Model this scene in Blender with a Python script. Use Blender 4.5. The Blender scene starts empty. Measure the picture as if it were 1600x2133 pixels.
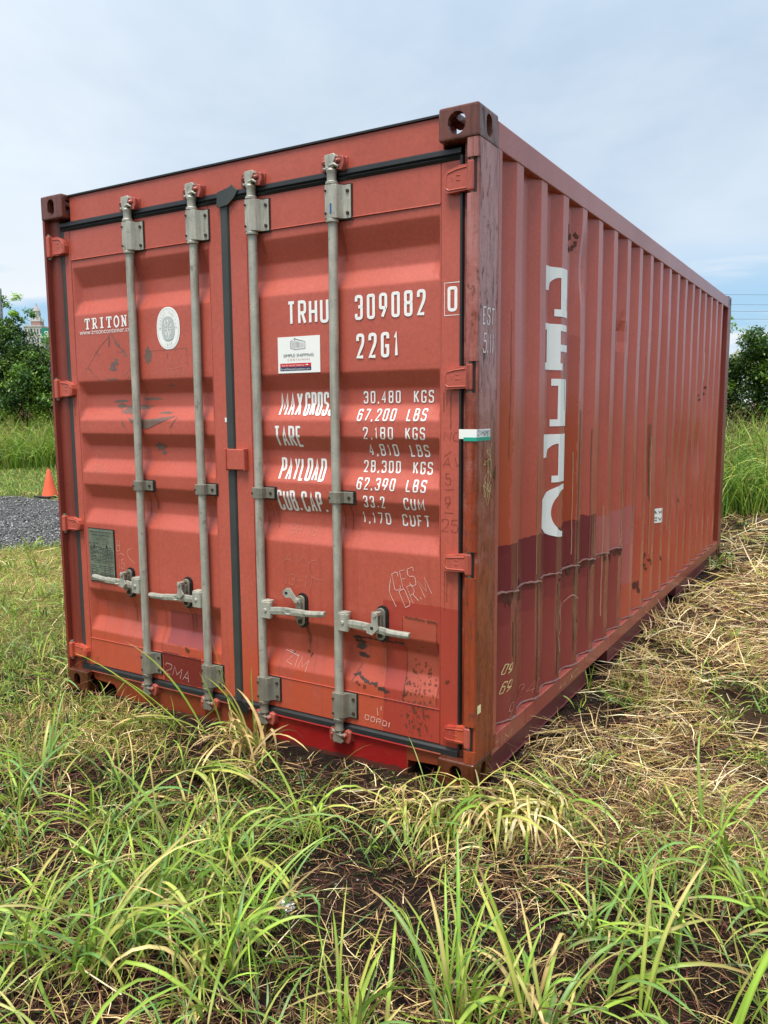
import bpy, bmesh, math, random
import numpy as np
from mathutils import Vector, Matrix
random.seed(7)
rng = np.random.default_rng(7)
S = bpy.context.scene
COL = S.collection
rad = math.radians

# ------------------------------------------------------------------ camera, sky, sun, exposure
CAMP = Vector((3.690, -2.746, 1.505))
cd = bpy.data.cameras.new('camera')
cam = bpy.data.objects.new('camera', cd); COL.objects.link(cam)
Rr, Uu, Ff = (0.85679, 0.51563, -0.00639), (-0.05946, 0.11109, 0.99203), (-0.51223, 0.84958, -0.12584)
cam.matrix_world = Matrix(((Rr[0], Uu[0], -Ff[0], CAMP[0]), (Rr[1], Uu[1], -Ff[1], CAMP[1]), (Rr[2], Uu[2], -Ff[2], CAMP[2]), (0, 0, 0, 1)))
cd.sensor_fit = 'HORIZONTAL'; cd.sensor_width = 36; cd.lens = 37.63
cd.clip_start = 0.05; cd.clip_end = 5000
S.camera = cam
S.view_settings.view_transform = 'Standard'; S.view_settings.look = 'None'
S.view_settings.exposure = 0.90; S.view_settings.gamma = 1.0; S.view_settings.use_curve_mapping = False
S.cycles.max_bounces = 8; S.cycles.transparent_max_bounces = 8
SUN_EL, SUN_AZ = rad(70), rad(180)      # azimuth clockwise from +Y: light comes from the left front of the doors
sd = bpy.data.lights.new('sun', 'SUN'); sd.energy = 2.5; sd.angle = rad(26); sd.color = (1.0, 0.95, 0.87)
sun = bpy.data.objects.new('sun', sd); COL.objects.link(sun)
sdir = Vector((math.sin(SUN_AZ) * math.cos(SUN_EL), math.cos(SUN_AZ) * math.cos(SUN_EL), math.sin(SUN_EL)))
sun.rotation_euler = (-sdir).to_track_quat('-Z', 'Y').to_euler()


class NT:
    """small helper around a node tree"""
    def __init__(s, tree):
        s.t = tree; s.n = tree.nodes; s.l = tree.links
    def put(s, sock, v):
        if isinstance(v, bpy.types.NodeSocket): s.l.new(v, sock)
        elif isinstance(v, (tuple, list)) and len(v) == 3 and sock.type == 'RGBA': sock.default_value = (*v, 1)
        else: sock.default_value = v
    def node(s, typ, props=None, **ins):
        nd = s.n.new('ShaderNode' + typ)
        for k, v in (props or {}).items(): setattr(nd, k, v)
        for k, v in ins.items():
            key = int(k[1:]) if k[0] == '_' and k[1:].isdigit() else k.replace('_', ' ')
            s.put(nd.inputs[key], v)
        return nd
    def m(s, op, a, b=0.0, c=None, clamp=False):
        nd = s.n.new('ShaderNodeMath'); nd.operation = op; nd.use_clamp = clamp
        s.put(nd.inputs[0], a); s.put(nd.inputs[1], b)
        if c is not None: s.put(nd.inputs[2], c)
        return nd.outputs[0]
    def mix(s, f, a, b, blend='MIX'):
        nd = s.n.new('ShaderNodeMix'); nd.data_type = 'RGBA'; nd.blend_type = blend
        s.put(nd.inputs[0], f); s.put(nd.inputs[6], a); s.put(nd.inputs[7], b)
        return nd.outputs[2]
    def noise(s, vec, scale, detail=4, rough=0.55, dist=0.0):
        nd = s.node('TexNoise', None, Vector=vec, Scale=scale, Detail=detail, Roughness=rough, Distortion=dist)
        return nd.outputs['Fac']
    def ramp(s, f, a, b):
        nd = s.n.new('ShaderNodeMapRange'); s.put(nd.inputs[0], f); nd.inputs[1].default_value = a; nd.inputs[2].default_value = b
        nd.clamp = True
        return nd.outputs[0]
    def xyz(s, v):
        nd = s.node('SeparateXYZ', None, Vector=v); return nd.outputs
    def comb(s, x, y, z):
        return s.node('CombineXYZ', None, X=x, Y=y, Z=z).outputs[0]


W = bpy.data.worlds.new('World'); S.world = W; W.use_nodes = True
nt = NT(W.node_tree); nt.n.clear()
sky = nt.node('TexSky'); sky.sky_type = 'NISHITA'; sky.sun_disc = False
sky.sun_elevation = SUN_EL; sky.sun_rotation = SUN_AZ; sky.altitude = 20; sky.air_density = 1.0; sky.dust_density = 1.5
tc = nt.node('TexCoord').outputs['Generated']
gx, gy, gz = nt.xyz(tc)
zc = nt.m('MAXIMUM', gz, 0.0)
zz = nt.m('ADD', zc, 0.10)
pv = nt.comb(nt.m('DIVIDE', gx, zz), nt.m('DIVIDE', gy, zz), 0.0)      # cloud layer as a flat ceiling
c1 = nt.noise(pv, 0.55, 6, 0.6, 0.4)
c2 = nt.noise(pv, 0.16, 3, 0.5)
el = nt.noise(nt.comb(nt.m('MULTIPLY', gx, 1.2), nt.m('MULTIPLY', gy, 1.2), nt.m('MULTIPLY', gz, 9.0)), 2.2, 5, 0.55)
# an overcast deck is brighter towards the zenith
zen = nt.m('ADD', 1.0, nt.m('MULTIPLY', nt.ramp(gz, 0.35, 1.0), 0.45))
# overcast deck: thick everywhere but in a band a few degrees above the horizon, where pale blue shows between streaks
band = nt.m('MULTIPLY', nt.ramp(gz, 0.03, 0.075), nt.ramp(gz, 0.19, 0.12))
gap = nt.m('MULTIPLY', band, nt.ramp(el, 0.60, 0.47))
cover = nt.m('SUBTRACT', 1.0, nt.m('MULTIPLY', gap, 0.9))
shade = nt.ramp(nt.m('ADD', nt.m('MULTIPLY', c1, 0.5), nt.m('MULTIPLY', c2, 0.5)), 0.40, 0.58)
ccol = nt.mix(shade, (0.285, 0.358, 0.445), (0.445, 0.492, 0.545))
ccol = nt.mix(nt.m('MULTIPLY', nt.ramp(gz, 0.30, 0.10), 0.6), ccol, (0.395, 0.468, 0.540))
ccol = nt.mix(nt.m('MULTIPLY', nt.ramp(el, 0.48, 0.60), nt.ramp(gz, 0.26, 0.12)), ccol, (0.475, 0.505, 0.530))
bg1 = nt.node('Background', None, Color=nt.mix(0.55, sky.outputs[0], (1.6, 3.6, 5.6)), Strength=0.09)
bg2 = nt.node('Background', None, Color=ccol, Strength=zen)
mxs = nt.node('MixShader', None, _0=cover, _1=bg1.outputs[0], _2=bg2.outputs[0])
out = nt.node('OutputWorld', None, Surface=mxs.outputs[0])

# ------------------------------------------------------------------ materials
def mat(name):
    m = bpy.data.materials.new(name); m.use_nodes = True
    t = NT(m.node_tree); t.n.clear()
    return m, t

def finish(t, col, rough, bump=None, metal=0.0, bstr=0.3, bdist=0.01, spec=0.5, coat=0.0):
    p = t.node('BsdfPrincipled')
    t.put(p.inputs['Base Color'], col); t.put(p.inputs['Roughness'], rough); t.put(p.inputs['Metallic'], metal)
    t.put(p.inputs['Specular IOR Level'], spec); t.put(p.inputs['Coat Weight'], coat)
    if bump is not None:
        b = t.node('Bump', None, Strength=bstr, Distance=bdist, Height=bump); t.put(p.inputs['Normal'], b.outputs[0])
    t.node('OutputMaterial', None, Surface=p.outputs[0])
    return p

def plain(name, col, rough=0.5, metal=0.0, var=0.12, scale=30, bstr=0.15):
    m, t = mat(name)
    co = t.node('TexCoord').outputs['Object']
    n = t.noise(co, scale, 4)
    c = t.mix(n, tuple(x * (1 - var) for x in col), tuple(min(1, x * (1 + var)) for x in col))
    finish(t, c, rough, n, metal, bstr, 0.003)
    return m

def paint(name, base, alt, axis='X', rough=0.42, streak=0.5, rust=0.3, rustz=(0.0, 1.2), low_tint=0.6, patches=(), coat=0.0, wave=0.25):
    """weathered paint. axis: horizontal axis of the surface; patches: (u0,u1,z0,z1,colour,mix,rough,jag)"""
    m, t = mat(name)
    co = t.node('TexCoord').outputs['Object']
    x, y, z = t.xyz(co)
    u = {'X': x, 'Y': y, 'S': t.m('ADD', x, y)}[axis]
    uz = t.comb(u, 0.0, z)
    big = t.noise(co, 1.1, 5, 0.6)
    fine = t.noise(co, 70, 3, 0.6)
    c = t.mix(t.ramp(big, 0.35, 0.65), base, alt)
    c = t.mix(0.22, c, t.mix(fine, (0, 0, 0), (1, 1, 1)), 'OVERLAY')
    r = t.m('ADD', rough - 0.08, t.m('MULTIPLY', big, 0.16))
    # blotchy noise that breaks up the edge of the lower tint
    jz = t.noise(t.comb(t.m('MULTIPLY', u, 6.0), 0.0, t.m('MULTIPLY', z, 1.0)), 1.6, 5, 0.6)
    # runs of rain water: narrow vertical streaks
    st = t.noise(t.comb(t.m('MULTIPLY', u, 22.0), 0.0, t.m('MULTIPLY', z, 0.55)), 1.5, 5, 0.55)
    stm = t.m('MULTIPLY', t.ramp(st, 0.56, 0.68), streak)
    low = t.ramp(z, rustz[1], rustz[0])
    stl = t.m('MULTIPLY', stm, t.m('ADD', 0.25, t.m('MULTIPLY', low, 0.75)))
    dark = tuple(v * f for v, f in zip(base, (0.62, 0.42, 0.35)))
    c = t.mix(stl, c, dark)
    # paint turns more orange and glossier towards the bottom, with an uneven edge
    wt = t.m('MULTIPLY', t.ramp(t.m('ADD', t.m('MULTIPLY', low, 1.2), t.m('MULTIPLY', t.m('SUBTRACT', jz, 0.5), 1.6)), 0.75, 0.95), low_tint)
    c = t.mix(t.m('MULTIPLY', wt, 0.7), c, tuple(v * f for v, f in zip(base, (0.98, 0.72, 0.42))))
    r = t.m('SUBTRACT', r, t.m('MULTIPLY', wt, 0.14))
    for (u0, u1, z0, z1, pc, k, pr, jag) in patches:
        jn = t.noise(co, 9.0, 4, 0.6)
        j1 = t.m('MULTIPLY', t.m('SUBTRACT', jn, 0.5), jag)
        uu, zz_ = t.m('ADD', u, j1), t.m('SUBTRACT', z, j1)
        mk = t.m('MULTIPLY', t.m('MULTIPLY', t.m('GREATER_THAN', uu, u0), t.m('LESS_THAN', uu, u1)),
                 t.m('MULTIPLY', t.m('GREATER_THAN', zz_, z0), t.m('LESS_THAN', zz_, z1)))
        mk = t.m('MULTIPLY', mk, k)
        c = t.mix(mk, c, pc)
        r = t.m('ADD', r, t.m('MULTIPLY', mk, pr - rough))
    # rust: freckles, plus bleeding below them
    rn = t.noise(co, 17, 6, 0.7)
    rn2 = t.noise(t.comb(t.m('MULTIPLY', u, 30.0), t.m('MULTIPLY', y, 3.0), t.m('MULTIPLY', z, 4.0)), 1.3, 5, 0.65)
    thr = t.m('SUBTRACT', 0.76, t.m('MULTIPLY', low, 0.06))
    rm = t.m('MULTIPLY', t.m('ADD', t.m('MULTIPLY', t.m('SUBTRACT', rn, thr), 30.0, clamp=True), t.m('MULTIPLY', t.m('SUBTRACT', rn2, t.m('ADD', thr, 0.02)), 12.0, clamp=True)), rust * 2.0, clamp=True)
    c = t.mix(rm, c, t.mix(fine, (0.045, 0.012, 0.006), (0.16, 0.045, 0.015)))
    r = t.m('ADD', r, t.m('MULTIPLY', rm, 0.3))
    # pale nicks
    sp = t.noise(co, 38, 2, 0.5)
    c = t.mix(t.m('MULTIPLY', t.ramp(sp, 0.80, 0.82), 0.5), c, (0.62, 0.36, 0.3))
    wv = t.m('ADD', t.m('MULTIPLY', t.noise(co, 3.0, 2), wave), t.m('MULTIPLY', fine, 0.03))
    wv = t.m('ADD', wv, t.m('MULTIPLY', rm, 0.05))
    finish(t, c, r, wv, 0.0, 0.45, 0.03, 0.5, coat)
    return m

RED, RED2 = (0.50, 0.106, 0.072), (0.43, 0.080, 0.048)
BURG = (0.17, 0.022, 0.020)
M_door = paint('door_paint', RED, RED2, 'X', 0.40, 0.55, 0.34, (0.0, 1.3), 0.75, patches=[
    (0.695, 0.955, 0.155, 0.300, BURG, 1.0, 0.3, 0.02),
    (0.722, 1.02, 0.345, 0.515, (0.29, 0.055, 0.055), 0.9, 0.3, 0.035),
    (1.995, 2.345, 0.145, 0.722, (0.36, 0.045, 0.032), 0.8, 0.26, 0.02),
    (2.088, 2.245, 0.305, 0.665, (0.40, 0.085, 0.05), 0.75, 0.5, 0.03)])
M_side = paint('side_paint', (0.49, 0.105, 0.072), (0.42, 0.080, 0.050), 'Y', 0.30, 0.9, 0.25, (0.15, 2.0), 0.45, patches=[
    (1.018, 1.235, 0.90, 1.86, (0.38, 0.062, 0.028), 0.9, 0.14, 0.10), (0.30, 0.372, 0.90, 1.62, (0.44, 0.085, 0.036), 0.8, 0.16, 0.12), (1.30, 1.38, 0.9, 1.5, (0.44, 0.085, 0.040), 0.6, 0.16, 0.12),
    (0.0, 1.66, 0.60, 0.94, (0.165, 0.026, 0.032), 0.95, 0.26, 0.05),
    (0.0, 2.30, 0.0, 0.70, (0.235, 0.044, 0.044), 0.85, 0.30, 0.03),
    (1.62, 2.56, 0.66, 0.90, (0.42, 0.125, 0.118), 0.85, 0.34, 0.03),
    (2.30, 2.58, 0.40, 0.75, (0.42, 0.125, 0.118), 0.8, 0.34, 0.03)])
M_frame = paint('rail_paint', (0.42, 0.11, 0.090), (0.33, 0.075, 0.056), 'Y', 0.32, 1.0, 0.8, (0.0, 2.6), 0.2)
M_header = paint('header_paint', RED, RED2, 'X', 0.42, 0.15, 0.12, (2.0, 2.6), 0.0)
M_lower = paint('lower_rail_paint', (0.19, 0.045, 0.050), (0.12, 0.032, 0.036), 'Y', 0.45, 0.6, 0.6, (0.0, 0.5), 0.2)
M_sill = paint('sill_paint', (0.27, 0.060, 0.030), (0.20, 0.042, 0.022), 'X', 0.30, 0.8, 0.75, (0.0, 0.4), 0.5, patches=[
    (1.40, 2.11, -0.1, 0.122, (0.30, 0.014, 0.014), 1.0, 0.2, 0.012), (0.0, 3.0, -0.1, 0.006, (0.05, 0.028, 0.018), 0.8, 0.8, 0.06)])

def rusty_steel(name, paintc, lo, hi, k, orange=(0.30, 0.053, 0.022)):
    m, t = mat(name)
    co = t.node('TexCoord').outputs['Object']
    x, y, z = t.xyz(co)
    u = t.m('ADD', x, y)
    st = t.noise(t.comb(t.m('MULTIPLY', x, 16.0), t.m('MULTIPLY', y, 16.0), t.m('MULTIPLY', z, 1.3)), 1.3, 8, 0.72, 0.3)
    s2 = t.noise(t.comb(t.m('MULTIPLY', x, 42.0), t.m('MULTIPLY', y, 42.0), t.m('MULTIPLY', z, 11.0)), 1.0, 8, 0.78, 0.6)
    bl = t.noise(co, 9, 7, 0.7)
    fn = t.noise(co, 150, 3, 0.6)
    lowz = t.ramp(z, hi, lo)
    front = t.ramp(y, 0.035, 0.0)
    c = t.mix(t.ramp(t.m('ADD', t.m('ADD', lowz, t.m('MULTIPLY', front, 0.28)), t.m('MULTIPLY', t.m('SUBTRACT', bl, 0.5), 1.6)), 0.25, 0.75), paintc, orange)
    c = t.mix(t.m('MULTIPLY', t.m('MULTIPLY', t.ramp(y, 0.095, 0.15), t.ramp(z, 0.5, 1.5)), 0.6), c, paintc)
    c = t.mix(t.m('MULTIPLY', t.ramp(st, 0.47, 0.62), 0.85), c, tuple(v * 0.42 for v in orange))
    c = t.mix(t.m('MULTIPLY', t.m('MULTIPLY', t.ramp(s2, 0.54, 0.62), t.ramp(bl, 0.42, 0.54)), k), c, (0.040, 0.020, 0.017))
    c = t.mix(t.m('MULTIPLY', t.m('MULTIPLY', t.ramp(bl, 0.58, 0.64), t.ramp(st, 0.46, 0.52)), k), c, (0.045, 0.016, 0.010))
    c = t.mix(t.m('MULTIPLY', t.ramp(bl, 0.36, 0.31), 0.4), c, (0.56, 0.30, 0.22))
    c = t.mix(0.2, c, t.mix(fn, (0, 0, 0), (1, 1, 1)), 'OVERLAY')
    r = t.m('ADD', 0.20, t.m('MULTIPLY', t.ramp(s2, 0.5, 0.62), 0.5))
    finish(t, c, r, t.m('ADD', t.m('MULTIPLY', st, 0.5), bl), 0.0, 0.35, 0.006, 0.5)
    return m
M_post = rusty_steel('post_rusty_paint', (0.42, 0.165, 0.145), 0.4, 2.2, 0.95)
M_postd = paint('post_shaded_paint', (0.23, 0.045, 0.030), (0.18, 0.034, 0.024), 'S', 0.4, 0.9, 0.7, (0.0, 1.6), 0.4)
M_cast_top = rusty_steel('casting_paint', (0.15, 0.046, 0.032), -1, 0.5, 1.0, (0.17, 0.036, 0.016))
M_cast_bot = rusty_steel('casting_rust', (0.10, 0.026, 0.012), -6, -5, 1.0, (0.17, 0.040, 0.014))
M_keeper = rusty_steel('keeper_paint', (0.42, 0.09, 0.065), -1, 0.2, 0.3)

def galv(name, a, b, rough=0.5, metal=0.35):
    m, t = mat(name)
    co = t.node('TexCoord').outputs['Object']
    n1 = t.noise(co, 10, 5, 0.7); n2 = t.noise(co, 160, 3, 0.6)
    x, y, z = t.xyz(co)
    n3 = t.noise(t.comb(t.m('MULTIPLY', x, 30.0), 0.0, t.m('MULTIPLY', z, 2.5)), 1.4, 5, 0.6)
    c = t.mix(t.ramp(n1, 0.35, 0.65), a, b)
    c = t.mix(t.m('MULTIPLY', t.ramp(n3, 0.50, 0.66), 0.6), c, (0.22, 0.185, 0.135))
    c = t.mix(t.m('MULTIPLY', t.ramp(t.noise(co, 24, 5, 0.7), 0.60, 0.68), 0.6), c, (0.13, 0.085, 0.055))
    c = t.mix(t.m('MULTIPLY', t.ramp(n2, 0.60, 0.72), 0.45), c, (0.12, 0.11, 0.095))
    c = t.mix(0.25, c, t.mix(n2, (0, 0, 0), (1, 1, 1)), 'OVERLAY')
    finish(t, c, t.m('ADD', rough, t.m('MULTIPLY', n2, 0.15)), t.m('ADD', n2, n1), metal, 0.35, 0.002)
    return m
M_galv = galv('galvanised_steel', (0.50, 0.48, 0.40), (0.36, 0.36, 0.31))
M_galvd = galv('dull_galvanised_steel', (0.30, 0.28, 0.22), (0.19, 0.185, 0.155), 0.5, 0.4)
M_bolt = plain('rusty_bolt', (0.055, 0.032, 0.022), 0.6, 0.3)
M_rub = plain('door_seal_rubber', (0.014, 0.016, 0.018), 0.38, 0, 0.3, 14, 0.2)
M_rubg = plain('worn_seal_rubber', (0.042, 0.048, 0.045), 0.5, 0, 0.35, 9, 0.2)
M_black = plain('black_rubber_and_shade', (0.010, 0.010, 0.011), 0.5)
M_white = plain('white_vinyl', (0.88, 0.88, 0.85), 0.45, 0, 0.05, 12, 0.02)
M_chalk = plain('pale_chalk', (0.70, 0.40, 0.33), 0.8, 0, 0.15)
M_chalkdim = plain('dim_chalk', (0.55, 0.22, 0.16), 0.7, 0, 0.2)
M_chalkw = plain('white_chalk', (0.78, 0.58, 0.52), 0.8, 0, 0.15)
M_chalky = plain('yellow_chalk', (0.78, 0.62, 0.28), 0.8, 0, 0.1)
M_scr = plain('scratch_in_paint', (0.20, 0.035, 0.022), 0.6)
M_greyprint = plain('grey_adhesive', (0.17, 0.105, 0.085), 0.6, 0, 0.3, 20)
M_greyin = plain('grey_ink', (0.50, 0.53, 0.52), 0.5, 0, 0.1)
M_ink = plain('black_ink', (0.02, 0.022, 0.028), 0.5)
M_redink = plain('red_ink', (0.62, 0.02, 0.025), 0.4, 0, 0.05)
M_navy = plain('navy_ink', (0.02, 0.022, 0.085), 0.4, 0, 0.05)
M_pinkink = plain('dull_red_ink', (0.45, 0.12, 0.12), 0.5)
M_green = plain('green_sticker', (0.02, 0.36, 0.24), 0.4, 0, 0.05)
M_plate = galv('stamped_metal_plate', (0.46, 0.52, 0.40), (0.36, 0.42, 0.32), 0.22, 0.75)
M_weld = plain('weld_bead', (0.30, 0.15, 0.13), 0.4, 0.4, 0.5, 60, 0.8)
M_yellow = plain('pale_yellow_tape', (0.85, 0.80, 0.42), 0.5, 0, 0.03)
M_blue = plain('blue_sticker', (0.03, 0.09, 0.30), 0.4)
M_chip = plain('white_tape_scrap', (0.8, 0.8, 0.8), 0.5)

def tinted(name, transl=0.35, rough=0.45, spec=0.35):
    m, t = mat(name)
    a = t.node('Attribute'); a.attribute_name = 'tint'
    col = a.outputs['Color']
    p = t.node('BsdfPrincipled'); t.put(p.inputs['Base Color'], col); t.put(p.inputs['Roughness'], rough); t.put(p.inputs['Specular IOR Level'], spec)
    tr = t.node('BsdfTranslucent', None, Color=col)
    mx = t.node('MixShader', None, _0=transl, _1=p.outputs[0], _2=tr.outputs[0])
    t.node('OutputMaterial', None, Surface=mx.outputs[0])
    return m
M_blade = tinted('grass_blade', 0.22, 0.38, 0.32)
M_straw = tinted('dry_straw', 0.05, 0.6, 0.25)
M_leaf = tinted('tree_leaf', 0.30, 0.42, 0.4)
M_stone = tinted('crushed_stone', 0.0, 0.8, 0.3)
M_bark = plain('bark', (0.09, 0.065, 0.045), 0.9, 0, 0.4, 20, 0.8)

# ------------------------------------------------------------------ mesh helpers
class MB:
    def __init__(s): s.v = []; s.f = []; s.mi = []
    def add(s, vs, fs, mi=0):
        o = len(s.v); s.v += [tuple(v) for v in vs]; s.f += [tuple(i + o for i in f) for f in fs]; s.mi += [mi] * len(fs); return s
    def box(s, x0, x1, y0, y1, z0, z1, mi=0):
        vs = [(x, y, z) for z in (z0, z1) for y in (y0, y1) for x in (x0, x1)]
        return s.add(vs, [(0, 2, 3, 1), (4, 5, 7, 6), (0, 1, 5, 4), (2, 6, 7, 3), (0, 4, 6, 2), (1, 3, 7, 5)], mi)
    def prism(s, pts, axis, a, b, mi=0):
        """polygon pts (2D, the two other axes in order) extruded along axis from a to b"""
        def P(p, h): return {'x': (h, p[0], p[1]), 'y': (p[0], h, p[1]), 'z': (p[0], p[1], h)}[axis]
        n = len(pts)
        vs = [P(p, a) for p in pts] + [P(p, b) for p in pts]
        fs = [tuple(range(n)), tuple(range(2 * n - 1, n - 1, -1))] + [(i, i + n, (i + 1) % n + n, (i + 1) % n) for i in range(n)]
        return s.add(vs, fs, mi)
    def tube(s, pts, r, seg=12, mi=0, cap=True):
        pts = [Vector(p) for p in pts]
        rs = r if isinstance(r, (list, tuple)) else [r] * len(pts)
        vs = []; n = len(pts)
        for i, p in enumerate(pts):
            d = (pts[min(i + 1, n - 1)] - pts[max(i - 1, 0)])
            d = d.normalized() if d.length > 1e-9 else Vector((0, 0, 1))
            a = Vector((0, 0, 1)) if abs(d.z) < 0.9 else Vector((1, 0, 0))
            e1 = d.cross(a).normalized(); e2 = d.cross(e1)
            for k in range(seg):
                t = 2 * math.pi * k / seg
                vs.append(p + (e1 * math.cos(t) + e2 * math.sin(t)) * rs[i])
        fs = [(i * seg + k, i * seg + (k + 1) % seg, (i + 1) * seg + (k + 1) % seg, (i + 1) * seg + k) for i in range(n - 1) for k in range(seg)]
        if cap: fs += [tuple(range(seg - 1, -1, -1)), tuple(range((n - 1) * seg, n * seg))]
        return s.add(vs, fs, mi)
    def obj(s, name, mats, parent=None, bevel=0.0, smooth=False, seg=2):
        me = bpy.data.meshes.new(name); me.from_pydata(s.v, [], s.f)
        for m in (mats if isinstance(mats, (list, tuple)) else [mats]): me.materials.append(m)
        me.polygons.foreach_set('material_index', s.mi)
        bm = bmesh.new(); bm.from_mesh(me); bmesh.ops.recalc_face_normals(bm, faces=bm.faces); bm.to_mesh(me); bm.free()
        if smooth:
            me.polygons.foreach_set('use_smooth', [True] * len(me.polygons))
            try: me.set_sharp_from_angle(angle=rad(38))
            except Exception: pass
        o = bpy.data.objects.new(name, me); link(o, parent)
        if bevel:
            b = o.modifiers.new('bevel', 'BEVEL'); b.width = bevel; b.segments = seg; b.limit_method = 'ANGLE'; b.angle_limit = rad(35)
            b.harden_normals = False
        return o

def link(o, parent=None):
    COL.objects.link(o)
    if parent is not None:
        o.parent = parent
        pm = parent
        while pm.parent: pm = pm.parent
        if parent == pm: o.matrix_parent_inverse = ROOTINV.get(pm.name, Matrix())
    return o
ROOTINV = {}

def tag(o, label=None, cat=None, group=None, kind=None):
    for k, v in (('label', label), ('category', cat), ('group', group), ('kind', kind)):
        if v: o[k] = v
    return o

def empty(name, loc, label, cat, group=None):
    o = bpy.data.objects.new(name, None); COL.objects.link(o); o.location = loc; o.empty_display_size = 0.2
    ROOTINV[o.name] = Matrix.Translation(-Vector(loc))
    return tag(o, label, cat, group)

def np_mesh(name, verts, faces, mats, tint=None, smooth=False):
    """faces: (N,k) array of equal sized polygons"""
    me = bpy.data.meshes.new(name)
    nv, nf, k = len(verts), len(faces), faces.shape[1]
    me.vertices.add(nv); me.vertices.foreach_set('co', np.ascontiguousarray(verts, dtype=np.float32).ravel())
    me.loops.add(nf * k); me.loops.foreach_set('vertex_index', np.ascontiguousarray(faces, dtype=np.int32).ravel())
    me.polygons.add(nf); me.polygons.foreach_set('loop_start', np.arange(0, nf * k, k, dtype=np.int32))
    if smooth: me.polygons.foreach_set('use_smooth', np.ones(nf, dtype=bool))
    if tint is not None:
        at = me.color_attributes.new('tint', 'FLOAT_COLOR', 'POINT')
        c4 = np.ones((nv, 4), dtype=np.float32); c4[:, :3] = tint
        at.data.foreach_set('color', c4.ravel())
    me.update(calc_edges=True)
    for m in (mats if isinstance(mats, (list, tuple)) else [mats]): me.materials.append(m)
    return me

# value noise for layout
_g = rng.random((64, 64))
def vnoise(x, y, s):
    x = np.asarray(x, float) * s + 17.3; y = np.asarray(y, float) * s + 9.1
    xi = np.floor(x).astype(int); yi = np.floor(y).astype(int); fx = x - xi; fy = y - yi
    fx = fx * fx * (3 - 2 * fx); fy = fy * fy * (3 - 2 * fy)
    a = _g[xi % 64, yi % 64]; b = _g[(xi + 1) % 64, yi % 64]; c = _g[xi % 64, (yi + 1) % 64]; d = _g[(xi + 1) % 64, (yi + 1) % 64]
    return (a * (1 - fx) + b * fx) * (1 - fy) + (c * (1 - fx) + d * fx) * fy

def in_box(x, y, g=0.0):
    return (x > -g) & (x < 2.438 + g) & (y > -g) & (y < 6.058 + g)

def ground_z(x, y):
    x = np.asarray(x, float); y = np.asarray(y, float)
    z = (vnoise(x, y, 1.1) - 0.5) * 0.07 + (vnoise(x, y, 4.0) - 0.5) * 0.03 + (vnoise(x, y, 13.0) - 0.5) * 0.016 + (vnoise(x, y, 27.0) - 0.5) * 0.010
    dx = np.maximum(np.maximum(-x, x - 2.438), 0); dy = np.maximum(np.maximum(-y, y - 6.058), 0)
    d = np.sqrt(dx * dx + dy * dy)
    k = np.clip(d / 0.5, 0, 1)
    far = np.clip((d - 6) / 10, 0, 1)
    return z * (0.15 + 0.85 * k) * (1 - 0.7 * far) - 0.015

def gravel_mask(x, y):
    """1 inside the gravel track"""
    w = (vnoise(x, y, 0.8) - 0.5) * 0.9 + (vnoise(x, y, 3.0) - 0.5) * 0.35
    a = (x + w < -4.35) & (y + w * 0.8 < 6.35 + 0.22 * (x + 9.0)) & (y > -9 + w)
    b = ((x - 3.1) ** 2 / 0.5 + (y - 8.9) ** 2 / 0.12 + w < 0.9)
    c = (y > 6.9) & (y + w < 8.3) & (x < 0.5) & (x > -8)
    return a | b | c

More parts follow.
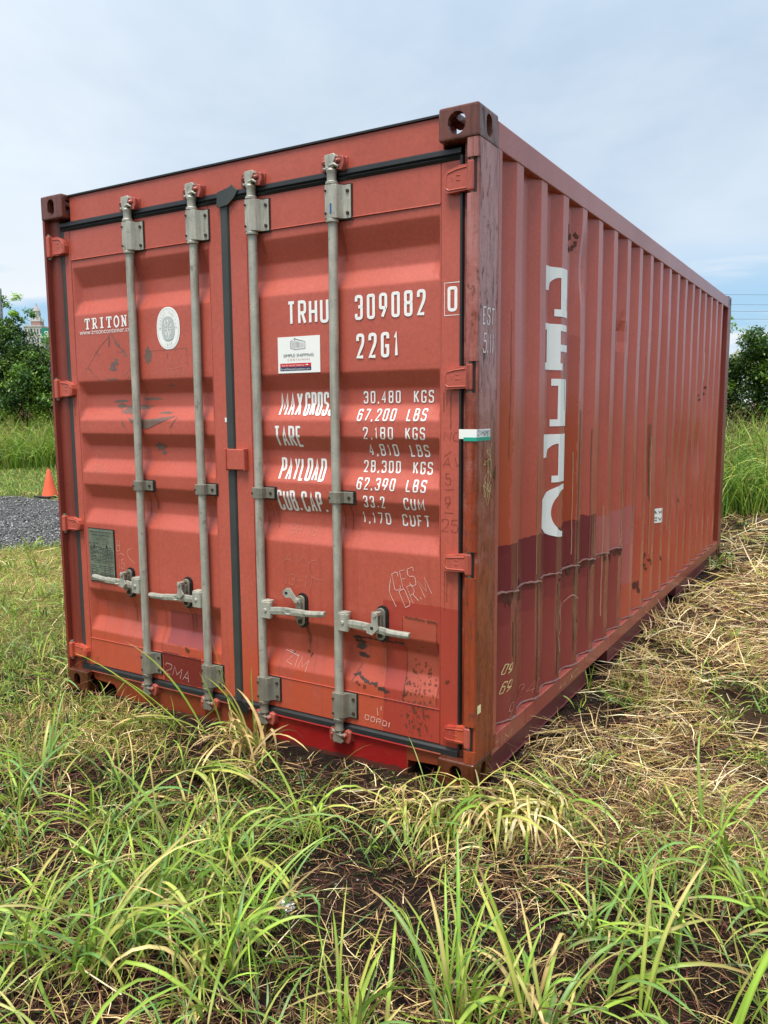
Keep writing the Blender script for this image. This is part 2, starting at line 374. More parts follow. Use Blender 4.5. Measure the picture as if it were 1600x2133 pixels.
# ------------------------------------------------------------------ ground
def build_ground():
    m, t = mat('soil_and_thatch')
    co = t.node('TexCoord').outputs['Object']
    x, y, z = t.xyz(co)
    n1 = t.noise(co, 1.7, 6, 0.6); n2 = t.noise(co, 28, 5, 0.65); n3 = t.noise(co, 140, 3, 0.6)
    soil = t.mix(t.ramp(n2, 0.3, 0.7), (0.004, 0.003, 0.0025), (0.032, 0.020, 0.014))
    soil = t.mix(t.ramp(n3, 0.68, 0.74), soil, (0.20, 0.18, 0.16))          # grit
    th = t.mix(n2, (0.014, 0.008, 0.005), (0.10, 0.055, 0.030))
    fib = t.noise(t.comb(t.m('MULTIPLY', x, 3.0), t.m('MULTIPLY', y, 24.0), 0.0), 3.0, 5, 0.7)
    th = t.mix(t.ramp(fib, 0.56, 0.66), th, (0.26, 0.18, 0.09))
    c = t.mix(t.m('MULTIPLY', t.ramp(n1, 0.50, 0.68), 0.55), soil, th)
    dist = t.node('VectorMath', {'operation': 'LENGTH'}, _0=t.comb(t.m('SUBTRACT', x, 2.4), t.m('SUBTRACT', y, 1.0), 0.0)).outputs['Value']
    grn = t.mix(n1, (0.05, 0.075, 0.016), (0.12, 0.13, 0.035))
    rz = t.m('MULTIPLY', t.ramp(x, 2.45, 2.9), t.ramp(y, 0.2, 1.6))
    lz = t.m('MULTIPLY', t.ramp(x, -0.5, -2.0), t.ramp(y, -1.0, 0.5))
    c = t.mix(t.m('MULTIPLY', t.m('MULTIPLY', rz, t.ramp(n1, 0.30, 0.55)), 0.5), c, t.mix(n2, (0.022, 0.013, 0.008), (0.20, 0.125, 0.06)))
    c = t.mix(t.m('MULTIPLY', lz, 0.85), c, t.mix(n2, (0.14, 0.12, 0.03), (0.50, 0.44, 0.14)))
    c = t.mix(t.ramp(dist, 6.5, 14.0), c, grn)
    at = t.node('Attribute'); at.attribute_name = 'gravel'
    gr = t.mix(n2, (0.025, 0.025, 0.027), (0.11, 0.108, 0.105))
    gr = t.mix(t.ramp(n3, 0.52, 0.62), gr, (0.24, 0.235, 0.23))
    c = t.mix(at.outputs['Fac'], c, gr)
    finish(t, c, t.m('ADD', 0.6, t.m('MULTIPLY', n2, 0.4)), t.m('ADD', n2, t.m('MULTIPLY', n3, 0.5)), 0.0, 1.0, 0.03, 0.12)
    # non-uniform grid: fine near the container, stretching to the horizon
    def axis(c0, fine0, fine1, step):
        a = list(np.arange(fine0, fine1, step)); s = step; v = fine1
        while v < c0 + 1500: a.append(v); s *= 1.22; v += s
        s = step; v = fine0 - step; pre = []
        while v > c0 - 1500: pre.append(v); s *= 1.22; v -= s
        return np.array(pre[::-1] + a)
    X = axis(0, -6.0, 6.0, 0.045); Y = axis(0, -3.0, 9.0, 0.045)
    gx_, gy_ = np.meshgrid(X, Y, indexing='ij'); gz_ = ground_z(gx_, gy_)
    nx, ny = gx_.shape
    V = np.stack([gx_.ravel(), gy_.ravel(), gz_.ravel()], 1)
    i = np.arange((nx - 1))[:, None] * ny + np.arange(ny - 1)[None, :]; i = i.ravel()
    F = np.stack([i, i + ny, i + ny + 1, i + 1], 1)
    me = np_mesh('ground', V, F, m, smooth=True)
    ga = me.attributes.new('gravel', 'FLOAT', 'POINT')
    g = gravel_mask(V[:, 0], V[:, 1]).astype(np.float32)
    ga.data.foreach_set('value', g)
    o = bpy.data.objects.new('ground', me); COL.objects.link(o); tag(o, 'dark damp soil with thatch', None, None, 'structure')
build_ground()

# ------------------------------------------------------------------ shipping container
CN = empty('shipping_container', (1.219, 3.029, 0), 'red brown twenty foot steel shipping container standing on the cut grass with its doors shut', 'shipping container')
YD = 0.050          # outer plane of the door frame
YP = 0.0525          # outer (flush) plane of the corrugated door skin
DD = 0.036          # depth of the swages
REC = [(2.233, 2.135, 2.068, 1.997), (1.661, 1.594, 1.527, 1.464), (1.395, 1.333, 1.262, 1.195), (1.130, 1.060, 1.000, 0.928), (0.572, 0.505, 0.418, 0.345)]
PANEL = {'L': (0.150, 1.092), 'R': (1.316, 2.262)}
PZ = (0.297, 2.272)
CREZ = [z for r in REC for z in r]

def door_y(x, z):
    return sum(door_y0(x, z + d) for d in (-.006, -.003, 0, .003, .006)) / 5 if abs(z - PZ[0]) > .0065 and abs(z - PZ[1]) > .0065 else door_y0(x, z)

def door_y0(x, z):
    side = 'L' if x < 1.2 else 'R'
    xl, xr = PANEL[side]
    if not (xl <= x <= xr and PZ[0] <= z <= PZ[1]): return YD
    for a, b, c, d in REC:
        if d <= z <= a:
            f = (a - z) / (a - b) if z > b else (1.0 if z > c else (z - d) / (c - d))
            e = min(1.0, (x - xl - 0.004) / 0.030, (xr - 0.004 - x) / 0.012)
            return YP + DD * max(0.0, min(f, e))
    return YP

# side corrugation: outward flats end at these y
SE0, SP = 0.450, 0.2845
SX = 2.432; SD = 0.036
def side_profile():
    pts = [(0.215, SX - SD)]
    k = 0
    while True:
        e = SE0 + k * SP
        if e > 5.64: break
        pts += [(e - 0.140, SX - SD), (e - 0.072, SX), (e, SX), (e + 0.068, SX - SD)]
        k += 1
    pts.append((5.86, SX - SD))
    return pts
SPRO = side_profile()
def side_x(y):
    for (a, xa), (b, xb) in zip(SPRO, SPRO[1:]):
        if a <= y <= b: return xa + (xb - xa) * (y - a) / max(1e-6, b - a)
    return 2.438

def wall_mesh(mirror=False):
    """corrugated side wall with small dents: columns at every crease, rows of 4 cm"""
    zs = np.linspace(0.165, 2.49, 40)
    ys = []
    for (a, xa), (b, xb) in zip(SPRO, SPRO[1:]):
        n = 2 if (b - a) > 0.03 else 1
        ys += list(np.linspace(a, b, n, endpoint=False))
    ys.append(SPRO[-1][0]); ys = np.array(ys)
    mb = MB(); V = []
    for y in ys:
        for z in zs:
            x = side_x(y)
            x += (float(vnoise(y, z, 2.3)) - 0.5) * 0.006
            for (dy, dz, ry, rz, dep) in [(3.9, 1.05, 0.5, 0.45, 0.020), (4.6, 1.15, 0.35, 0.3, 0.018), (2.9, 1.3, 0.25, 0.6, 0.010), (1.26, 2.2, 0.09, 0.22, 0.016), (1.2, 0.5, 0.4, 0.25, 0.010), (2.05, 1.93, .06, .12, .02)]:
                q = ((y - dy) / ry) ** 2 + ((z - dz) / rz) ** 2
                if q < 1: x -= dep * (1 - q) ** 2
            V.append((2.438 - x if mirror else x, y, z))
    nz = len(zs)
    F = [(i * nz + j, (i + 1) * nz + j, (i + 1) * nz + j + 1, i * nz + j + 1) for i in range(len(ys) - 1) for j in range(nz - 1)]
    mb.add(V, F)
    return mb
wall = wall_mesh().obj('side_wall', M_side, CN)
wall['label'] = 'corrugated side wall with repainted lower panels'
wall_mesh(True).obj('side_wall', M_side, CN)

def casting(name, sx, sy, sz, m, label=None):
    """corner casting with oval openings; sx, sy, sz pick the corner"""
    bm = bmesh.new()
    bmesh.ops.create_cube(bm, size=1)
    for v in bm.verts: v.co = Vector(((v.co.x + .5) * 0.162, (v.co.y + .5) * 0.178, (v.co.z + .5) * 0.118))
    bmesh.ops.bevel(bm, geom=list(bm.edges), offset=0.011, segments=3, affect='EDGES', profile=0.6)
    me = bpy.data.meshes.new(name); bm.to_mesh(me); bm.free()
    o = bpy.data.objects.new(name, me)
    cut = MB()
    cut.box(0.026, 0.190, 0.026, 0.20, 0.026, 0.092)
    c1_ = MB(); c2_ = MB(); c3_ = MB()
    # coordinates: x inward from the outer side, y inward from the front, z inward from the outer end
    def oval(cx, cz, hw, hh, n=20):
        # stadium shape
        r = min(hw, hh); P = []
        for k in range(n):
            t = 2 * math.pi * k / n
            px = math.cos(t) * r + (math.copysign(hw - r, math.cos(t)) if hw > hh else 0)
            pz = math.sin(t) * r + (math.copysign(hh - r, math.sin(t)) if hh > hw else 0)
            P.append((cx + px, cz + pz))
        return P
    if sz > 0 and sx > 0 and sy == 0: front_hole = (0.088, 0.060, 0.036, 0.040)
    else: front_hole = (0.080, 0.060, 0.026, 0.040)
    c1_.prism(oval(*front_hole), 'y', -0.05, 0.06)
    c2_.prism(oval(0.092, 0.060, 0.026, 0.040), 'x', -0.05, 0.06)
    c3_.prism(oval(0.085, 0.095, 0.032, 0.060), 'z', -0.05, 0.06)
    tmp = []
    for c in (cut, c1_, c2_, c3_):
        co_ = c.obj('cutter', M_cast_top); tmp.append(co_)
        b = o.modifiers.new('b', 'BOOLEAN'); b.object = co_; b.operation = 'DIFFERENCE'; b.solver = 'EXACT'
    COL.objects.link(o)
    bpy.context.view_layer.update()
    dg = bpy.context.evaluated_depsgraph_get()
    me2 = bpy.data.meshes.new_from_object(o.evaluated_get(dg))
    bpy.data.objects.remove(o)
    for c in tmp: bpy.data.objects.remove(c)
    bm = bmesh.new(); bm.from_mesh(me2)
    for v in bm.verts:
        x, y, z = v.co
        v.co = Vector((2.438 - x if sx else x, 6.058 - y if sy else y, 2.591 - z if sz else z))
    if (sx + sy + sz) % 2 == 1: bmesh.ops.reverse_faces(bm, faces=bm.faces)
    bm.to_mesh(me2); bm.free()
    me2.materials.clear(); me2.materials.append(m)
    me2.polygons.foreach_set('material_index', [0] * len(me2.polygons))
    ob = bpy.data.objects.new(name, me2); link(ob, CN)
    if label: ob['label'] = label
for sx in (1, 0):
    for sy in (0, 1):
        for sz in (1, 0):
            casting('corner_casting', sx, sy, sz, M_cast_top if sz else M_cast_bot, None if sz else 'heavily rusted bottom corner casting')

HZ_R = [(2.292, 2.400), (1.573, 1.671), (0.866, 0.946), (0.166, 0.246)]
HZ_L = [(2.292, 2.384), (1.592, 1.680), (0.900, 0.975), (0.215, 0.290)]
HZ = [(2.290, 2.398), (1.575, 1.675), (0.872, 0.958), (0.176, 0.262)]

def post(right):
    mb = MB()
    def X(a): return 2.438 - a if right else a
    full = [(0.0, 0.017), (0.0015, 0.010), (0.005, 0.0055), (0.012, 0.003), (0.040, 0.003), (0.045, 0.0045), (0.050, 0.010), (0.050, 0.048), (0.078, 0.053), (0.078, 0.16), (0.03, 0.16), (0.03, 0.213), (0.0, 0.213)] if right else \
           [(0.0, 0.010), (0.004, 0.004), (0.020, 0.004), (0.020, 0.034), (0.066, 0.040), (0.078, 0.05), (0.078, 0.16), (0.03, 0.16), (0.03, 0.213), (0.0, 0.213)]
    notch = [(0.0, 0.022), (0.002, 0.016), (0.008, 0.012), (0.013, 0.014), (0.018, 0.040), (0.050, 0.046), (0.078, 0.053), (0.078, 0.16), (0.03, 0.16), (0.03, 0.213), (0.0, 0.213)] if right else full
    zc_ = [0.118]
    for a, b in sorted(HZ): zc_ += [a - 0.008, b + 0.008]
    zc_.append(2.473)
    for i, (a, b) in enumerate(zip(zc_, zc_[1:])):
        mb.prism([(X(p[0]), p[1]) for p in (notch if i % 2 else full)], 'z', a, b)
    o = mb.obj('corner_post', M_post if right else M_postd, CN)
    # rolled lip on the side face
    return o
MB().box(2.4335, 2.4395, 0.184, 0.2145, 0.175, 2.470).obj('post_flange', M_frame, CN, bevel=0.002)
post(True)['label'] = 'rust streaked right front corner post'
post(False)
MB().box(2.375, 2.4378, 5.86, 5.905, 0.118, 2.473).box(2.40, 2.438, 5.905, 6.055, 0.118, 2.473).obj('corner_post', M_postd, CN, bevel=0.003)
MB().box(0.0, 0.063, 5.86, 6.055, 0.118, 2.473).obj('corner_post', M_postd, CN, bevel=0.003)

# header, sill
mb = MB()
mb.box(0.163, 2.275, 0.048, 0.16, 2.452, 2.580)
mb.obj('door_header', M_header, CN, bevel=0.004)
MB().box(0.163, 2.275, 0.040, 0.10, 2.5805, 2.588).obj('rain_gutter', M_black, CN)
sill = MB()
pts = [(0.162, 0.075), (0.185, 0.066), (0.315, 0.062), (0.334, 0.045), (0.336, -0.012), (0.60, -0.015), (1.395, -0.015), (1.40, -0.018), (2.112, -0.018), (2.116, 0.050), (2.276, 0.060), (2.276, 0.122), (0.162, 0.122)]
sill.prism(pts, 'y', 0.046, 0.125)
sill.box(0.162, 2.276, 0.030, 0.0455, 0.113, 0.120)
so = sill.obj('door_sill', M_sill, CN, bevel=0.003)
so['label'] = 'rusty door sill with a glossy bright red repainted stretch'
# rust streaked corner part of the sill
MB().box(0.03, 0.162, 0.046, 0.15, 0.119, 0.15).obj('sill_block', M_cast_bot, CN, bevel=0.003)
MB().box(2.276, 2.40, 0.046, 0.15, 0.119, 0.15).obj('sill_block', M_cast_bot, CN, bevel=0.003)
# rails
for s in (1, 0):
    def X(a): return a if s else 2.438 - a
    def xb(mb_, a, b, *r): mb_.box(min(X(a), X(b)), max(X(a), X(b)), *r)
    mb = MB(); xb(mb, 2.378, 2.4365, 0.178, 5.88, 2.474, 2.574); mb.obj('top_side_rail', M_frame, CN, bevel=0.004)
    mb = MB(); xb(mb, 2.380, 2.4355, 0.178, 5.88, 0.088, 0.168); mb.obj('bottom_side_rail', M_frame, CN, bevel=0.003)
    mb = MB()
    for a, b in ((0.16, 1.50), (1.92, 3.52), (3.90, 5.88)):
        xb(mb, 2.372, 2.427, a, b, 0.006, 0.0875); xb(mb, 2.372, 2.436, a, b, 0.000, 0.0055)
    mb.obj('lower_rail', M_lower, CN, bevel=0.002)
# floor, roof, front end
MB().box(0.05, 2.37, 0.14, 5.98, 0.13, 0.16).obj('floor', M_lower, CN)
mb = MB()
for k in range(20):
    y0 = 0.2 + k * 0.285
    mb.prism([(y0, 2.562), (y0 + 0.02, 2.562), (y0 + 0.06, 2.572), (y0 + 0.22, 2.572), (y0 + 0.26, 2.562), (y0 + 0.285, 2.562), (y0 + 0.285, 2.556), (y0, 2.556)], 'x', 0.05, 2.388)
mb.obj('roof', M_frame, CN)
mb = MB(); P = []
for k in range(9):
    x0 = 0.07 + k * 0.256
    P += [(x0, 6.02), (x0 + 0.06, 6.045), (x0 + 0.13, 6.045), (x0 + 0.19, 6.02)]
P += [(2.37, 6.02), (2.37, 6.00), (0.07, 6.00)]
mb.prism(P, 'z', 0.15, 2.48).box(0.16, 2.28, 5.95, 6.05, 2.48, 2.58).box(0.16, 2.28, 5.95, 6.05, 0.02, 0.15)
mb.obj('front_end_wall', M_side, CN)
for x0 in np.linspace(0.4, 2.0, 5):
    pass
MB().box(0.1, 2.34, 0.3, 5.9, 0.06, 0.128).obj('underframe', M_lower, CN)

# doors -------------------------------------------------------------
def door(side):
    xl, xr = PANEL[side]
    X0, X1 = ((0.094, 1.176) if side == 'L' else (1.218, 2.345))
    zr = [PZ[0], PZ[1]]
    for r in REC:
        for z in r: zr += [z - .007, z - .0035, z, z + .0035, z + .007]
    zr += list(np.arange(0.31, 2.26, 0.03)); zr = sorted(set(round(z, 4) for z in zr if PZ[0] <= z <= PZ[1]))
    xr_ = sorted([xl, xl + .004, xl + .009, xl + .019, xl + .030, xl + .036, xr, xr - .004, xr - .007, xr - .012, xr - .017] + list(np.linspace(xl + .06, xr - .05, 12)))
    V = [(x, door_y(min(max(x, xl + 1e-5), xr - 1e-5), z) + (float(vnoise(x, z, 3.0)) - .5) * .0026 + (float(vnoise(x + 7, z, 1.3)) - .5) * .003, z) for z in zr for x in xr_]
    nx = len(xr_)
    F = [(i * nx + j, i * nx + j + 1, (i + 1) * nx + j + 1, (i + 1) * nx + j) for i in range(len(zr) - 1) for j in range(nx - 1)]
    me = bpy.data.meshes.new('door'); me.from_pydata(V, [], F); me.materials.append(M_door)
    me.polygons.foreach_set('use_smooth', [True] * len(F))
    d_ = bpy.data.objects.new('door', me); link(d_, CN)
    # frame: top, bottom, stiles butted
    fr = MB()
    fr.box(xl, xr, YD, 0.098, PZ[1], 2.420)
    fr.box(xl, xr, YD, 0.098, 0.150, PZ[0])
    fr.box(X0, xl - 0.0015, YD - 0.0005, 0.10, 0.148, 2.420)
    fr.box(xr + 0.0015, X1, YD - 0.0005, 0.10, 0.148, 2.420)
    fr.obj('door_frame', M_door, d_, bevel=0.003)
    # weld lines round the skin
    for z in PZ: MB().tube([(xl + 0.002, YD - 0.0005, z), (xr - 0.002, YD - 0.0005, z)], 0.0028, 6).obj('seam', M_door, d_)
    return d_
DL, DR = door('L'), door('R')

# seals
def seal(segs, parent, m=M_rub):
    mb = MB()
    for s_ in segs: mb.box(*s_)
    return mb.obj('door_seal', m, parent, bevel=0.004)
# top seal with two ribs, bottom seal, side seals
for (a, b, par) in ((0.088, 1.19, DL), (1.195, 2.350, DR)):
    mb = MB()
    mb.prism([(0.052, 2.416), (0.0455, 2.418), (0.040, 2.428), (0.046, 2.434), (0.038, 2.440), (0.040, 2.456), (0.0475, 2.462), (0.052, 2.462)], 'x', a, b)
    mb.obj('door_seal', M_rub, par)
    mb = MB()
    mb.prism([(0.052, 0.1485), (0.0450, 0.146), (0.036, 0.140), (0.034, 0.118), (0.0445, 0.114), (0.052, 0.114)], 'x', a, b)
    mb.obj('door_seal', M_rub, par)
MB().prism([(0.079, 0.060), (0.084, 0.046), (0.094, 0.044), (0.106, 0.0485), (0.108, 0.060)], 'z', 0.150, 2.430).obj('door_seal', M_rubg, DL)
MB().prism([(2.3445, 0.050), (2.347, 0.040), (2.356, 0.039), (2.3595, 0.052)], 'z', 0.150, 2.430).obj('door_seal', M_rub, DR)
mb = MB()
mb.prism([(1.170, 0.0492), (1.173, 0.043), (1.190, 0.040), (1.209, 0.043), (1.2165, 0.056), (1.2165, 0.07), (1.176, 0.07)], 'z', 0.135, 2.452)
mb.prism([(1.158, 2.400), (1.180, 2.395), (1.224, 2.400), (1.262, 2.426), (1.285, 2.455), (1.262, 2.470), (1.250, 2.484), (1.232, 2.474), (1.165, 2.462)], 'y', 0.0335, 0.040)
mb.obj('centre_seal', M_rubg, DL, bevel=0.002)
# torn lower end of the centre seal
MB().prism([(1.165, 0.140), (1.225, 0.150), (1.275, 0.112), (1.245, 0.085), (1.19, 0.10), (1.15, 0.11)], 'y', 0.026, 0.033).obj('seal_flap', M_black, DL)
# customs seal bracket across the joint
mb = MB()
mb.box(1.180, 1.282, 0.026, 0.0485, 1.240, 1.334); mb.box(1.172, 1.180, 0.020, 0.0485, 1.236, 1.338); mb.box(1.282, 1.290, 0.020, 0.0485, 1.236, 1.338)
mb.obj('joint_bracket', M_door, DR, bevel=0.004)

# hinges
def hinge(i, right):
    z0, z1 = HZ[i]; zm = (z0 + z1) / 2; h = (z1 - z0)
    def X(a): return 2.438 - a if right else a
    mb = MB()
    t0 = 0.150 if right else 0.138
    xk = 0.046 if right else 0.040
    out = [(xk, z0 + 0.010), (0.088, z0 + 0.008), (t0 - 0.014, z0 + 0.006 if right else zm - h * 0.36), (t0, z0 + 0.018), (t0 + 0.003, zm), (t0 - 0.004, zm + 0.020), (t0 - 0.016, zm + h * 0.31), (0.105, z1 - 0.014), (0.088, z1 - 0.008), (xk, z1 - 0.008)]
    mb.prism([(X(a), b) for a, b in out], 'y', 0.022, 0.0485)
    # pressed rib round the edge and ticks
    rim = [(xk + 0.012, z0 + 0.017), (t0 - 0.020, z0 + 0.016), (t0 - 0.009, z0 + 0.024), (t0 - 0.008, zm + 0.008), (t0 - 0.020, zm + h * 0.22), (0.100, z1 - 0.022), (xk + 0.012, z1 - 0.018)]
    mb.tube([(X(a), 0.0222, b) for a, b in rim], 0.0034, 6)
    mb.tube([(X(0.118) + 0.006 * math.cos(k * math.pi / 4), 0.0222, zm + 0.006 * math.sin(k * math.pi / 4)) for k in range(9)], 0.0012, 5)
    mb.tube([(X(0.083), 0.0222, zm - 0.006), (X(0.100), 0.0222, zm - 0.006)], 0.002, 5)
    mb.tube([(X(0.083), 0.0222, zm + 0.010), (X(0.100), 0.0222, zm + 0.012)], 0.002, 5)
    o = mb.obj('hinge', M_door, DR if right else DL, bevel=0.0035)
    kn = MB()
    kx = 0.033 if right else 0.026
    ax = sorted((X(kx + 0.016), X(kx - (0.012 if right else 0.018))))
    kn.box(ax[0], ax[1], 0.004 if right else 0.006, 0.036, z0, z1)
    kn.obj('hinge_knuckle', M_door if not right else M_keeper, DR if right else DL, bevel=0.007, seg=3)
    pn = MB(); pn.tube([(X(kx), 0.022, z0 - 0.008), (X(kx), 0.022, z1 + 0.008)], 0.010, 12)
    pn.obj('hinge_pin', M_galvd, DR if right else DL, smooth=True)
    gap = MB()  # thin black box, stands in for the shade in the hinge gap
    gap.box(*(sorted((X(kx - (0.0125 if right else 0.0185)), X(kx - (0.021 if right else 0.030))))), 0.012 if right else 0.030, 0.045, z0 - 0.004, z1 + 0.004)
    gap.obj('hinge_gap_shade', M_black, DR if right else DL)
for i in range(4):
    hinge(i, True); hinge(i, False)

# locking rods with their hardware
RY = 0.026
RODS = [(0.607, DL, -1, (0.632, 0.652), (0.484, 0.636)), (1.022, DL, -1, (0.610, 0.600), (0.884, 0.628)), (1.368, DR, 1, (0.613, 0.636), (1.577, 0.626)), (1.786, DR, 1, (0.611, 0.600), (1.992, 0.620))]
def rod_set(i, x, par, hs, hz, catch):
    r = 0.0195
    mb = MB()
    bend = [0, 0.001, 0.0022, 0.001, -0.001, -0.002, -0.001, 0.0008, 0]
    zz_ = np.linspace(0.16, 2.42, 9)
    mb.tube([(x + b * (1 if i % 2 else -1), RY, z) for b, z in zip(bend, zz_)], r, 20)
    mb.obj('locking_rod', M_galv, par, smooth=True)
    # top and bottom cam ends
    for top in (True, False):
        s = 1 if top else -1
        z0 = 2.400 if top else 0.180
        e = MB()
        e.tube([(x, RY - .003, z0 + s * a) for a in (0, 0.012, 0.0125, 0.045, 0.052, 0.056, 0.066)], [0.0255, 0.0255, 0.0195, 0.0195, 0.023, 0.023, 0.015], 18)
        zc_ = z0 + s * 0.080
        # cam body: block with hooked nose
        e.prism([(x - 0.018, zc_ - 0.018), (x + 0.016, zc_ - 0.020), (x + 0.020, zc_ + 0.004), (x + 0.030, zc_ + 0.024), (x + 0.022, zc_ + 0.036), (x - 0.022, zc_ + 0.034), (x - 0.024, zc_ + 0.006)] if top else
                [(x - 0.018, zc_ + 0.018), (x + 0.016, zc_ + 0.020), (x + 0.020, zc_ - 0.004), (x + 0.030, zc_ - 0.020), (x + 0.020, zc_ - 0.030), (x - 0.022, zc_ - 0.028), (x - 0.024, zc_ - 0.006)], 'y', 0.006, 0.034)
        e.tube([(x - 0.004, 0.012, zc_ - s * 0.010), (x + 0.022, 0.008, zc_ - s * 0.006), (x + 0.040, 0.012, zc_ - s * 0.016)], [0.008, 0.007, 0.005], 8)
        e.tube([(x - 0.004, 0.012, zc_ - s * 0.016), (x - 0.024, 0.010, zc_ - s * 0.020), (x - 0.034, 0.014, zc_ - s * 0.014)], [0.008, 0.006, 0.005], 8)
        e.obj('rod_cam', M_galv if top else M_galvd, par, bevel=0.003, smooth=True)
        k = MB()
        # keeper lugs either side of the cam, bolted to header or sill
        for q in (-1, 1):
            xo = x + q * (0.036 if q < 0 else 0.043)
            w_ = 0.013 if q < 0 else 0.017
            k.prism([(xo - w_, zc_ - 0.024), (xo + w_ * 0.6, zc_ - 0.030), (xo + w_ * 1.2, zc_ - 0.004), (xo + w_, zc_ + 0.022), (xo - w_ * 0.4, zc_ + 0.030), (xo - w_, zc_ + 0.012)], 'y', 0.016, 0.0475)
            k.tube([(xo - q * 0.004, 0.020, zc_ + 0.008), (xo - q * 0.012, 0.004, zc_ + 0.004)], [0.012, 0.008], 10)
        k.box(x - 0.052, x + 0.064, 0.040, 0.0475, zc_ - 0.024, zc_ + 0.026)
        k.obj('cam_keeper', M_keeper, CN, bevel=0.004, smooth=True)
    # bearing brackets
    def bracket(z0, z1, full):
        b = MB()
        h = z1 - z0
        if full:
            b.tube([(x, RY - 0.002, z) for z in (z0, z0 + 0.010, z0 + 0.0105, z1)], [0.0265, 0.0265, 0.0245, 0.0245], 18)
            za, zb = z0 + 0.014, z1 - 0.004
            # sleeve: half hexagon wrapping the rod then a flange to the right
            b.prism([(x - 0.029, 0.046), (x - 0.029, 0.014), (x - 0.020, 0.002), (x + 0.016, 0.001), (x + 0.030, 0.012), (x + 0.042, 0.034), (x + 0.048, 0.040), (x + 0.078, 0.040), (x + 0.078, 0.0455), (x + 0.042, 0.0465)], 'z', za, zb)
            bl = [(x - 0.017, 0.001, z0 + 0.034), (x - 0.017, 0.001, z1 - 0.026), (x + 0.064, 0.039, z0 + 0.034), (x + 0.064, 0.039, z1 - 0.028)]
        else:
            za, zb = z0, z1
            b.prism([(x - 0.030, 0.046), (x - 0.030, 0.012), (x - 0.020, 0.002), (x + 0.018, 0.002), (x + 0.027, 0.012), (x + 0.032, 0.036), (x + 0.074, 0.038), (x + 0.074, 0.0455), (x + 0.028, 0.0465)], 'z', za, zb)
            bl = [(x - 0.021, 0.003, (za + zb) / 2), (x + 0.055, 0.037, (za + zb) / 2)]
        for q in bl: b.tube([(q[0], q[1] + 0.002, q[2]), (q[0], q[1] - 0.0045, q[2])], 0.0075 if q[0] > x else 0.005, 8, 1)
        b.obj('rod_bracket' if full else 'rod_clamp', [M_galv if z0 > 1 and full else M_galvd, M_bolt], par, bevel=0.0035)
        g = MB(); g.box(x - 0.034, x + 0.083, 0.0462, YD - 0.001, za - 0.006, zb + 0.005)  # black gasket, its rim also draws a shadow outline round the bracket
        g.obj('rubber_pad', M_black, par, bevel=0.0012)
    bracket(2.255, 2.402, True); bracket(1.118, 1.166, False); bracket(0.170, 0.295, True)
    # handle hub, handle, catch
    hub = MB()
    xh0, xh1 = sorted((x + hs * 0.012, x + hs * 0.066))
    z0 = hz[0]
    hub.prism([(xh0, 0.020), (xh0, 0.004), (xh0 + 0.004, -0.001), (xh1 - 0.004, -0.001), (xh1, 0.004), (xh1, 0.020)], 'z', z0 - 0.036, z0 + 0.040)
    hub.box(xh0 + 0.006, xh1 - 0.006, 0.0005, 0.040, z0 + 0.030, z0 + 0.046)
    xc = (xh0 + xh1) / 2
    hub.tube([(xc, -0.0005, z0 + 0.002), (xc, -0.006, z0 + 0.002)], [0.011, 0.008], 12)
    hub.obj('handle_hub', [M_galv], par, bevel=0.003)
    hd = MB()
    x1 = x + hs * 0.360; zend = hz[1]
    P = []
    n = 9
    def sec(f):  # position along the handle: (x, z, half height, half thick)
        xx = x + hs * (0.055 + 0.305 * f)
        z = z0 + (zend - z0) * f + 0.003 * math.sin(f * 6)
        hh = 0.017 if f < 0.25 else (0.017 + 0.002 * math.sin(f * 9) if f < 0.62 else 0.0125)
        th = 0.005 if f < 0.62 else 0.009
        yy = 0.010 - 0.006 * math.sin(f * math.pi)
        return xx, z, hh, th, yy
    V = []; F = []
    N = 14
    for k in range(N):
        f = k / (N - 1); xx, z, hh, th, yy = sec(f)
        if k in (0, N - 1): hh *= 0.85
        V += [(xx, yy - th, z - hh), (xx, yy - th * 1.5, z), (xx, yy - th, z + hh), (xx, yy + th, z + hh), (xx, yy + th, z - hh)]
        if k: o_ = (k - 1) * 5; F += [(o_ + a, o_ + (a + 1) % 5, o_ + 5 + (a + 1) % 5, o_ + 5 + a) for a in range(5)]
    F += [(0, 1, 2, 3, 4), tuple(range((N - 1) * 5 + 4, (N - 1) * 5 - 1, -1))]
    hd.add(V, F)
    # raised pressing on the handle
    xm = x + hs * 0.17; zm = z0 + (zend - z0) * 0.4
    hd.add([(xm - 0.055, 0.0035, zm), (xm, -0.006, zm + 0.011), (xm + 0.055, 0.0035, zm + 0.002), (xm, -0.006, zm - 0.009)], [(0, 1, 2, 3)])
    hd.obj('handle', M_galv, par, bevel=0.002)
    # oval catch plate on a rubber pad
    cx, cz = catch
    def stad(cx, cz, hw, hh, n=20):
        return [(cx + math.cos(2 * math.pi * k / n) * hw, cz + math.sin(2 * math.pi * k / n) * hw + math.copysign(hh - hw, math.sin(2 * math.pi * (k + .01) / n))) for k in range(n)]
    MB().prism(stad(cx + 0.004, cz, 0.028, 0.078), 'y', 0.044, YP - 0.0005).obj('rubber_pad', M_black, par)
    ct = MB()
    ct.prism(stad(cx, cz, 0.0225, 0.069), 'y', 0.034, 0.0435)
    for q in (1, -1): ct.tube([(cx, 0.034, cz + q * 0.048), (cx, 0.024, cz + q * 0.048)], 0.010, 8, 1 if q < 0 or hs < 0 else 0)
    # bent tongue that carries the handle
    ct.box(cx - 0.013, cx + 0.013, 0.018, 0.034, cz - 0.030, cz + 0.045)
    ct.box(cx - 0.016, cx + 0.016, 0.012, 0.0335, cz - 0.034, cz - 0.024)
    ct.obj('handle_catch', [M_galvd, M_bolt], par, bevel=0.003)
    hk = MB()
